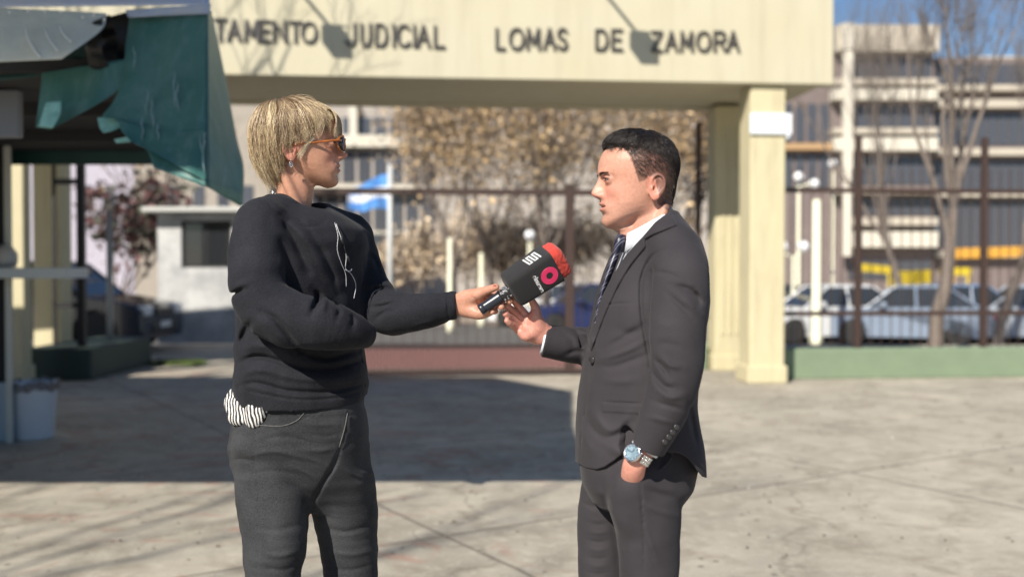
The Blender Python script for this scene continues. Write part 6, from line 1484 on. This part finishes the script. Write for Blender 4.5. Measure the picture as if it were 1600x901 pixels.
# ---- suit jacket
def jacket():
    f = Field((P(830, 620, 2.4)[0], 1.98, P(1000, 765, 2.3)[2]), (P(1125, 500, 2.15)[0] + .02, 2.66, P(1000, 318, 2.3)[2]), .0023)
    rows = [(338, 1000, 1052, .075, 2.33, -.1), (355, 990, 1063, .115, 2.33, -.15), (372, 975, 1078, .155, 2.33, -.2), (400, 956, 1092, .175, 2.33, -.22), (430, 943, 1099, .180, 2.33, -.22), (470, 931, 1100, .178, 2.33, -.22),
            (510, 924, 1094, .170, 2.33, -.22), (550, 918, 1088, .160, 2.33, -.2), (590, 911, 1086, .160, 2.33, -.2), (630, 905, 1084, .165, 2.33, -.2), (670, 900, 1088, .172, 2.33, -.2),
            (710, 899, 1093, .176, 2.33, -.2), (735, 900, 1096, .178, 2.33, -.2), (760, 900, 1099, .178, 2.33, -.2)]
    f.loft(rows, 2.33, k=0, n=2.35)
    f.chain([P(1052, 384, 2.195), P(1040, 362, 2.27), P(1024, 350, 2.33), P(1020, 362, 2.39), P(1012, 384, 2.46)], [.050, .044, .040, .044, .050], k=.03)
    # near sleeve
    f.chain([P(1056, 396, 2.20), P(1064, 425, 2.155), P(1061, 470, 2.135), P(1058, 520, 2.12), P(1057, 565, 2.11), P(1050, 605, 2.105), P(1038, 640, 2.11), P(1021, 678, 2.125), P(1002, 718, 2.14)],
            [.056, .059, .0605, .0595, .0560, .0525, .0490, .0415, .036], k=.010, n=6)
    f.plane(P(1010, 697, 2.13), np.array(P(1010, 697, 2.13)) - np.array(P(1034, 650, 2.115)), rad=.075)
    # far sleeve
    f.chain([P(1002, 400, 2.475), P(992, 440, 2.49), P(982, 490, 2.495), P(962, 535, 2.465), P(920, 540, 2.42), P(880, 537, 2.39), P(836, 530, 2.365)], [.055, .055, .053, .050, .0435, .0405, .037], k=.012, n=6)
    f.plane(P(850, 532, 2.372), (-1, 0, .22), rad=.075)
    # opening at the chest: cut the near edge back to the lapel line
    f.band(.05)
    near = 2.34
    poly = [(1047, 331), (1024, 348), (1006, 369), (992, 384), (980, 397), (966, 418), (953, 440), (941, 464), (930, 490), (924, 512), (920, 540), (905, 545), (900, 400), (960, 340), (1030, 300)]
    m = (f.by < 2.375) & (f.by > 2.05)
    d, _ = seg_dist2(f.ppx[m], f.ppy[m], poly + [poly[0]])
    d = np.where(in_poly(f.ppx[m], f.ppy[m], poly), d, -d) * .0014
    f.bF[m] = np.maximum(f.bF[m], np.minimum(d, (2.375 - f.by[m])))
    # lapel: a raised leaf with a notch, and the collar above it
    lap = [(1047, 330), (1024, 347), (1006, 368), (992, 383), (980, 396), (966, 417), (953, 439), (941, 463), (930, 489), (924, 511), (920, 545), (924, 548), (938, 512), (950, 482), (966, 448), (984, 418), (1003, 393), (1009, 386), (1008, 375), (1020, 368), (1040, 360), (1058, 352)]
    f.plate(lap, .0048, ymax=2.40, w=1.7)
    f.fold([(1009, 386), (1003, 393), (984, 418), (966, 448), (950, 482), (938, 512), (926, 546)], 2.0, -.0032, ymax=near)
    f.fold([(1009, 386), (1008, 375), (1020, 368), (1040, 360), (1060, 351)], 2.0, -.0034, ymax=near, smooth=False)
    F = f.fold
    f.ripple(21, 20, .0024, (1, 1, 1.3)); f.ripple(22, 50, .0007)
    # sleeve: armhole seam, folds at the armpit and elbow
    F([(1037, 388), (1018, 402), (1004, 430), (1001, 460), (1004, 500), (1012, 545), (1017, 575)], 3.0, -.0060, ymax=near)
    F([(1070, 385), (1045, 390), (1020, 412), (1010, 440)], 8, .005, ymax=near)
    F([(1018, 424), (1045, 428), (1070, 440)], 4, -.0035, ymax=near); F([(1050, 446), (1075, 452), (1097, 470)], 5, -.008, ymax=near); F([(1060, 462), (1078, 474), (1095, 492)], 5, .005, ymax=near)
    F([(1040, 455), (1062, 476), (1084, 498)], 4, -.0045, ymax=near); F([(1085, 452), (1092, 470), (1090, 480)], 4, -.007, ymax=near)
    F([(1022, 560), (1035, 572), (1046, 590)], 4, -.008, ymax=near); F([(1018, 572), (1026, 590), (1040, 604), (1060, 606)], 5, -.008, ymax=near); F([(1030, 556), (1048, 570), (1070, 574)], 5, .006, ymax=near)
    F([(1022, 604), (1045, 620), (1072, 618)], 5, .005, ymax=near); F([(1020, 625), (1040, 632), (1070, 640)], 4, -.0045, ymax=near); F([(1020, 500), (1040, 508), (1060, 505)], 7, .002, ymax=near)
    F([(1018, 540), (1042, 536), (1070, 545)], 6, -.003, ymax=near); F([(1010, 650), (1030, 655), (1055, 662)], 4, .003, ymax=near)
    # front: pull lines from the button, pockets
    F([(930, 562), (955, 556), (985, 545), (1012, 530)], 5, .004, ymax=near); F([(930, 572), (960, 572), (990, 562), (1015, 552)], 5, -.004, ymax=near)
    F([(935, 590), (965, 596), (1000, 592)], 6, .003, ymax=near); F([(965, 515), (985, 520), (1010, 512)], 6, -.003, ymax=near); F([(940, 545), (970, 530), (1008, 505)], 5, -.0035, ymax=near)
    F([(928, 560), (921, 600), (913, 650), (906, 700), (906, 725)], 1.6, -.003, ymax=2.30)
    F([(945, 476), (968, 474), (988, 473)], 1.3, -.0022, ymax=near, smooth=False)
    F([(962, 400), (960, 480), (962, 560)], 1.0, -.000, ymax=near)
    f.plate([(940, 629), (1003, 632), (1001, 646), (941, 643)], .0022, ymax=near, w=.9)
    F([(940, 627.5), (1004, 630.5)], 1.3, -.0035, ymax=near, smooth=False)
    # cloth bunched up over the hand that is in the pocket
    F([(918, 650), (930, 672), (948, 684), (970, 676), (985, 660)], 6, -.006, ymax=near); F([(925, 640), (945, 668), (965, 668), (985, 648)], 6, .005, ymax=near)
    F([(976, 665), (983, 680), (978, 700)], 5, -.012, ymax=near); F([(950, 690), (965, 705), (985, 700)], 7, .005, ymax=near); F([(905, 660), (915, 690), (935, 712)], 8, .004, ymax=near)
    # back: centre seam bulge, far sleeve creases
    F([(1075, 620), (1082, 660), (1090, 700)], 4, -.005, ymax=near)
    F([(892, 512), (905, 525), (912, 545)], 4, -.005); F([(905, 512), (922, 528), (930, 548)], 4, .005); F([(870, 520), (890, 528), (900, 550)], 5, -.003); F([(880, 556), (900, 548), (918, 552)], 4, -.004)
    f.done()
    # lower edge: rises over the wrist, ends in a vent point behind
    x, y, z = f.grid(tuple(slice(0, m) for m in f.n)); PX, PY = project(x, y, z)
    hem = np.interp(PX, [880, 900, 915, 932, 945, 965, 980, 990, 1012, 1030, 1062, 1075, 1088, 1097, 1110], [716, 721, 730, 733, 729, 715, 703, 700, 700, 702, 708, 716, 733, 744, 748])
    hemf = np.interp(PX, [880, 910, 960, 1060, 1110], [700, 716, 722, 728, 735])
    H = np.where(y < 2.40, hem, hemf)
    sleeve = (np.hypot(PX - 1012, PY - 697) < 42) & (y < 2.19) & (PX < 1050)
    cut = (PY - H) * .0013
    f.F = np.where(sleeve, f.F, np.maximum(f.F, cut)).astype(np.float32)
    # keep the cloth hollow below the hem so the trousers sit inside
    return f
f = jacket(); v, q = f.nets(); v = smooth_verts(v, q, 2, .35); jk = link_mesh('suit_jacket', v, q, suit_m, man)
jkv = mesh_co(jk)
# ---- trousers
def trousers():
    f = Field((.10, 1.98, .05), (P(1110, 700, 2.33)[0], 2.64, 1.15), .0034)
    rows = [(640, 915, 1080, .13, 2.33, -.1), (690, 907, 1084, .145, 2.33, -.1), (725, 905, 1087, .150, 2.33, -.1), (755, 908, 1080, .150, 2.33, -.1), (785, 925, 1060, .11, 2.33, -.1), (800, 955, 1035, .05, 2.33, -.1)]
    f.loft(rows, 2.33, k=0, n=2.4)
    f.chain([P(1010, 735, 2.25), P(1006, 780, 2.235), P(1010, 820, 2.23), P(1012, 860, 2.23), P(1014, 905, 2.23), P(1015, 1050, 2.24), P(1022, 1160, 2.25), P(1035, 1360, 2.27)], [.080, .080, .073, .068, .064, .054, .050, .046], k=.014)
    f.chain([P(968, 735, 2.42), P(958, 780, 2.425), P(951, 820, 2.43), P(948, 860, 2.43), P(946, 905, 2.43), P(950, 1050, 2.44), P(955, 1160, 2.45), P(965, 1330, 2.46)], [.082, .080, .074, .069, .065, .054, .050, .046], k=.014)
    # bulge of the hand in the pocket
    f.chain([P(990, 748, 2.168), P(984, 768, 2.170), P(982, 798, 2.185)], [.024, .028, .024], k=.05)
    f.band(.03)
    F = f.fold; near = 2.36
    f.ripple(31, 20, .0022, (1, 1, 1.4)); f.ripple(32, 55, .0007, (.7, .7, 1.6))
    F([(938, 738), (945, 775), (955, 810), (963, 850), (968, 901)], 5, -.004, ymax=2.44)
    F([(1000, 745), (1003, 790), (1006, 840), (1006, 901)], 1.6, -.003, ymax=near)
    F([(1000, 760), (1030, 772), (1062, 780)], 5, -.004, ymax=near); F([(1003, 785), (1035, 800), (1060, 806)], 4, .004, ymax=near); F([(1002, 742), (1030, 760), (1065, 768)], 5, .004, ymax=near)
    F([(1008, 820), (1020, 860), (1035, 900)], 4, .004, ymax=near); F([(1012, 850), (1025, 880), (1040, 905)], 4, -.004, ymax=near)
    F([(908, 782), (925, 790), (942, 792)], 3, -.004, ymax=2.6)
    for i, yy in enumerate((815, 828, 842, 855, 868, 880, 892)): F([(915, yy), (935, yy + 4), (952, yy)], 3, .0028 if i % 2 else -.0028, ymax=2.6)
    F([(970, 800), (985, 850), (990, 901)], 8, .003, ymax=near)
    f.done()
    # pocket mouth, so the wrist goes in
    f.chain([P(1008, 724, 2.118), P(994, 733, 2.116), P(978, 741, 2.122)], [.008, .010, .008], k=.006, op='sub')
    return f
f = trousers(); v, q = f.nets(); link_mesh('trousers', smooth_verts(v, q, 2, .4), q, suit_m, man)
for px, Y in ((1035, 2.27), (965, 2.46)):
    p = P(px, 1340, Y); shoe(man, (p[0], p[1], 0), R(185), shoe_m)
# ---- buttons, cuffs, watch
mb = MB(); p = on_cloth(jkv, [(924.5, 562)], .001)[0]; disc(mb, p, (-.75, -.65, 0), .0085, .002); mb.build('front_button', button_m, man, True)
for a, b in ((1057, 667), (1051, 675), (1045, 682.5), (1038.5, 690)):
    mb = MB(); p = on_cloth(jkv, [(a, b)], .0008)[0]; disc(mb, p, (.1, -1, 0), .0062, .0018); ob = mb.build('sleeve_button', button_m, man, True)
def ring_tube(c, ax, r, h, th, flat_n=None, ff=1.0, n=40):
    ax = np.array(ax, float); ax /= np.linalg.norm(ax); u = np.cross(ax, (0, 1, .1)); u /= np.linalg.norm(u); w = np.cross(ax, u)
    V = []; F = []
    for k in range(n):
        a = 2 * math.pi * k / n; dirv = u * math.cos(a) + w * math.sin(a) * ff
        for rr, hh in ((r, -h), (r + th * .8, -h), (r + th, -h * .6), (r + th, h * .6), (r + th * .8, h), (r, h)): V.append(np.array(c) + dirv * rr + ax * hh)
    for k in range(n):
        k2 = (k + 1) % n
        for j in range(6): F.append((k * 6 + j, k * 6 + (j + 1) % 6, k2 * 6 + (j + 1) % 6, k2 * 6 + j))
    return V, F
V, Fc = ring_tube(P(857, 532, 2.375), (-1, 0, .22), .0295, .014, .0030); link_mesh('shirt_cuff', V, Fc, shirt_m, man)
# ---- wrist watch: steel bracelet links, bezel, blue dial
wc = P(998, 711, 2.131); wax = P(1013, 690, 2.135) - P(990, 726, 2.135); wax /= np.linalg.norm(wax)
watch = bpy.data.objects.new('wrist_watch', None); COL.objects.link(watch); watch.parent = man; watch.matrix_parent_inverse = world_matrix(man).inverted()
uu = np.cross(wax, (0, 1, 0)); uu /= np.linalg.norm(uu); ww = np.cross(wax, uu); mb = MB()
if ww[1] > 0: ww = -ww
face_dir = (ww * .78 - uu * (.62 if (uu[0] > 0) else -.62)); face_dir /= np.linalg.norm(face_dir)
side_dir = np.cross(wax, face_dir)
for k in range(26):
    a = 2 * math.pi * (k + .5) / 26
    if math.cos(a) > .80: continue
    c = wc + (face_dir * math.cos(a) * .88 + side_dir * math.sin(a)) * .0285
    nrm = face_dir * math.cos(a) + side_dir * math.sin(a); tan = np.cross(wax, nrm)
    for off, wdt in ((-.0068, .0030), (0, .0034), (.0068, .0030)):
        M = Matrix(((wax[0], tan[0], nrm[0], c[0] + wax[0] * off), (wax[1], tan[1], nrm[1], c[1] + wax[1] * off), (wax[2], tan[2], nrm[2], c[2] + wax[2] * off), (0, 0, 0, 1)))
        b2 = MB(M); b2.box((-wdt, -.0030, -.0012), (wdt, .0030, .0014), .0006); mb.v, n0 = mb.v + b2.v, len(mb.v); mb.f += [tuple(i + n0 for i in fc) for fc in b2.f]
mb.build('bracelet', metal_m, watch, True)
fc = wc + face_dir * .0300
Mf = Matrix.Translation(Vector(fc)) @ Vector(face_dir).to_track_quat('Z', 'Y').to_matrix().to_4x4()
mb = MB(Mf); mb.lathe([(.012, -.006), (.0190, -.005), (.0198, -.001), (.0198, .002), (.0178, .0042), (.0160, .0042), (.0158, .0028)], n=36); mb.tube([(.019, 0, 0), (.0235, 0, 0)], .0022, 8); mb.build('watch_case', metal_m, watch, True)
dial_m = new_mat('blue_dial', (.33, .46, .54), rough=.25, spec=.7, coat=.6)
mb = MB(Mf); mb.lathe([(.0002, .0030), (.0160, .0030)], n=32); mb.build('watch_dial', dial_m, watch)
mark_m = new_mat('dial_marks', (.03, .05, .08), rough=.3); mb = MB(Mf)
for k in range(12):
    a = math.pi * k / 6; mb.box((math.cos(a) * .0132 - .0009, math.sin(a) * .0132 - .0009, .0031), (math.cos(a) * .0132 + .0009, math.sin(a) * .0132 + .0009, .0036))
for a, L in ((.9, .0085), (2.7, .011)): mb.tube([(0, 0, .0038), (math.cos(a) * L, math.sin(a) * L, .0038)], .0006, 5)
mb.build('dial_marks', mark_m, watch)
shirt_v = P(1012, 698, 2.13)
V, Fc = ring_tube(P(1009, 699, 2.131), wax, .0285, .006, .0022); link_mesh('shirt_cuff', V, Fc, shirt_m, man)

# ================================================================== MICROPHONE
mic = empty('microphone', tuple(MIC_A), 'handheld microphone with a black box-shaped windscreen, red foam top and pink ring emblem', 'microphone')
ax = MIC_B - MIC_A; Lm = np.linalg.norm(ax); ax /= Lm
view = np.array([0, -1.0, 0]); sd = np.cross(ax, view); sd /= np.linalg.norm(sd); fr_ = np.cross(sd, ax)   # fr_: towards the camera, sd: up-left / down-right
if sd[2] < 0: sd = -sd
# turn the box about its axis so an upper face shows as well
ROT = R(27); n1 = fr_ * math.cos(ROT) - sd * math.sin(ROT); n2 = sd * math.cos(ROT) + fr_ * math.sin(ROT)
if n1[1] > 0: n1 = -n1
def Mbox(o): return Matrix(((ax[0], n2[0], n1[0], o[0]), (ax[1], n2[1], n1[1], o[1]), (ax[2], n2[2], n1[2], o[2]), (0, 0, 0, 1)))
Mk = Mbox(MIC_A)
foam_k = new_mat('black_foam', (.022, .021, .022), rough=.95, bump=(900, .7, .001), sheen=.1)
foam_r = new_mat('red_foam', (.48, .045, .03), rough=.95, bump=(700, .8, .0012), sheen=.2)
handle_m = new_mat('handle_metal', (.022, .026, .038), rough=.28, spec=.6)
tape_m = new_mat('glossy_tape', (.012, .012, .014), rough=.12, bump=(160, .9, .003), coat=.6)
# scale: 1 photo px ~ 1.445 mm here
rotx = Matrix.Rotation(R(90), 4, 'Y')
hb = MB(Mk @ rotx); hb.lathe([(.0095, -.004), (.0122, -.003), (.0128, 0), (.0128, .006), (.0118, .0075), (.0122, .009), (.0134, .048), (.0140, .052)], n=28); hb.build('handle', handle_m, mic, True)
hb = MB(Mk @ rotx); hb.lathe([(.0040, -.0052), (.0085, -.0045), (.0095, -.0035)], n=20); hb.build('handle_socket', metal_m, mic, True)
hb = MB(Mk @ rotx); hb.lathe([(.0143, .050), (.0152, .054), (.0150, .062), (.0158, .068), (.0156, .078), (.0165, .084), (.0170, .100), (.015, .110)], n=28); hb.build('collar', tape_m, mic, True)
sp = MB(Mk); rr = np.random.RandomState(2)
for i in range(26):
    a = rr.rand() * 2.6 - .3; x0 = .052 + rr.rand() * .03; r0 = .0162
    sp.box((x0, r0 * math.cos(a) - .0010, r0 * math.sin(a) - .0010), (x0 + .0015 + .003 * rr.rand(), r0 * math.cos(a) + .0010, r0 * math.sin(a) + .0010))
sp.build('tape_glint', new_mat('silver_glints', (.7, .7, .72), rough=.3, metal=.6), mic)  # bright flecks stand in for glints on the glossy tape
def rbox(x0, x1, a0, a1, b0, b1, bev, nseg=3, grid=0):
    """rounded four-sided sleeve from x0 (half sizes a0,b0) to x1 (a1,b1)"""
    V = []; F = []; prof = []
    for sx, sy in ((1, 1), (-1, 1), (-1, -1), (1, -1)):
        for k in range(nseg + 1):
            an = math.atan2(sy, sx) - R(45) + R(90) * k / nseg; prof.append((sx, sy, math.cos(an), math.sin(an)))
    xs = [(x0, .72, 0), (x0 + .003, .93, 0), (x0 + .008, 1, 0)] + [(x0 + .008 + (x1 - x0 - .008) * t, 1, 0) for t in (.25, .5, .75, 1)]
    for x, sc, _ in xs:
        t = (x - x0) / (x1 - x0); a = (a0 + (a1 - a0) * t) * sc; b = (b0 + (b1 - b0) * t) * sc
        for sx, sy, c, s_ in prof: V.append((x, sx * (a - bev) + c * bev, sy * (b - bev) + s_ * bev))
    n = len(prof)
    for i in range(len(xs) - 1):
        for k in range(n): F.append((i * n + k, i * n + (k + 1) % n, (i + 1) * n + (k + 1) % n, (i + 1) * n + k))
    F.append(tuple(range(n))); F.append(tuple((len(xs) - 1) * n + k for k in range(n))[::-1]); return V, F
BX0, BX1, BA0, BA1 = .076, .206, .036, .040
V, Fq = rbox(BX0, BX1 - .014, BA0, BA1, .034, .037, .010, 4); b2 = MB(Mk); b2.add(V, Fq); b2.build('windscreen', foam_k, mic, True)
f = Field((BX1 - .03, -.05, -.05), (BX1 + .03, .05, .05), .0016)
x, y, z = f.grid(tuple(slice(0, m) for m in f.n))
px_ = np.abs(x - (BX1 - .006)) / .021; d = ((px_ ** 4 + (np.abs(y) / .0385) ** 4 + (np.abs(z) / .0355) ** 4) ** .25 - 1) * .022
f.F = d.astype(np.float32); f.band(.01); f.bF -= .0007 * np.sin(f.bx * 310 + 2 * np.sin(f.by * 170)) * np.sin(f.by * 240 + f.bz * 130) * np.sin(f.bz * 260 + 1 + f.bx * 200); f.done()
v, q = f.nets(); link_mesh('foam_top', xf_pts(Mk, v), q, foam_r, mic)
# emblem: pink ring with a black centre on the front face, white zigzag on the upper face, the station name
pink_m = new_mat('pink_print', (.78, .03, .13), rough=.5, noise=(30, .5, (.80, .10, .22)))
white_m = new_mat('white_print', (.80, .80, .80), rough=.6)
def face_z(x): return (.034 + (.037 - .034) * (x - BX0) / (BX1 - BX0 - .014))
def face_y(x): return (BA0 + (BA1 - BA0) * (x - BX0) / (BX1 - BX0 - .014))
ex, ey = .1665, -.004
mb = MB(Mk); V = []; Fq = []; n = 40
for r_, z_ in ((.0080, .0001), (.0080, .0006), (.0110, .0007), (.0202, .0006), (.0206, .0001)):
    for k in range(n): V.append((ex + r_ * math.cos(2 * math.pi * k / n), ey + r_ * math.sin(2 * math.pi * k / n), face_z(ex) + z_ + .0002))
for i in range(4):
    for k in range(n): Fq.append((i * n + k, i * n + (k + 1) % n, (i + 1) * n + (k + 1) % n, (i + 1) * n + k))
mb.add(V, Fq); mb.build('emblem_ring', pink_m, mic, False)
mb = MB(Mk); yy = .0
def bar(mb, x0, a0, x1, a1, w, face):
    p0 = Vector((x0, a0)); p1 = Vector((x1, a1)); d_ = (p1 - p0).normalized() * w; nn = Vector((-d_.y, d_.x)); vs = []
    for h_ in (0.0002, .0011):
        for q_ in (p0 - d_ - nn, p1 + d_ - nn, p1 + d_ + nn, p0 - d_ + nn):
            if face == 'z': vs.append((q_.x, q_.y, face_z(q_.x) + h_))
            else: vs.append((q_.x, face_y(q_.x) + h_, q_.y))
    mb.add(vs, [(0, 3, 2, 1), (4, 5, 6, 7), (0, 1, 5, 4), (1, 2, 6, 5), (2, 3, 7, 6), (3, 0, 4, 7)])
# zigzag of upright strokes joined alternately, on the upper face
xs_ = [.139, .1465, .154, .1615, .169]; za_, zb_ = -.014, .020
for x_ in xs_: bar(mb, x_, za_, x_ + .003, zb_, .0018, 'y')
for i, (xa, xb) in enumerate(zip(xs_[:-1], xs_[1:])):
    if i % 2: bar(mb, xa, za_, xb, za_, .0018, 'y')
    else: bar(mb, xa + .003, zb_, xb + .003, zb_, .0018, 'y')
mb.build('white_emblem', white_m, mic)
def text_mesh(txt, size, Mt, mat, parent, name='lettering', extr=.0004, spacing=1.0, bold=0.0):
    cu = bpy.data.curves.new(name, 'FONT'); cu.body = txt; cu.size = size; cu.extrude = extr; cu.space_character = spacing; cu.offset = bold; cu.align_x = 'CENTER'; cu.align_y = 'CENTER'
    o = bpy.data.objects.new(name, cu); COL.objects.link(o); dg = bpy.context.evaluated_depsgraph_get(); dg.update()
    me = bpy.data.meshes.new_from_object(o.evaluated_get(dg)); bpy.data.objects.remove(o); bpy.data.curves.remove(cu)
    me.transform(Mt); me.materials.clear(); me.materials.append(mat)
    o = bpy.data.objects.new(name, me); COL.objects.link(o)
    if parent: o.parent = parent; o.matrix_parent_inverse = world_matrix(parent).inverted()
    return o
# text runs across the box, read from the upper edge downwards
tx = .136; Mt = Mk @ Matrix(((0, 1, 0, tx), (-1, 0, 0, -.006), (0, 0, 1, face_z(tx) + .0007), (0, 0, 0, 1)))
text_mesh('elnueve', .0148, Mt, white_m, mic, spacing=1.0, bold=.0004)
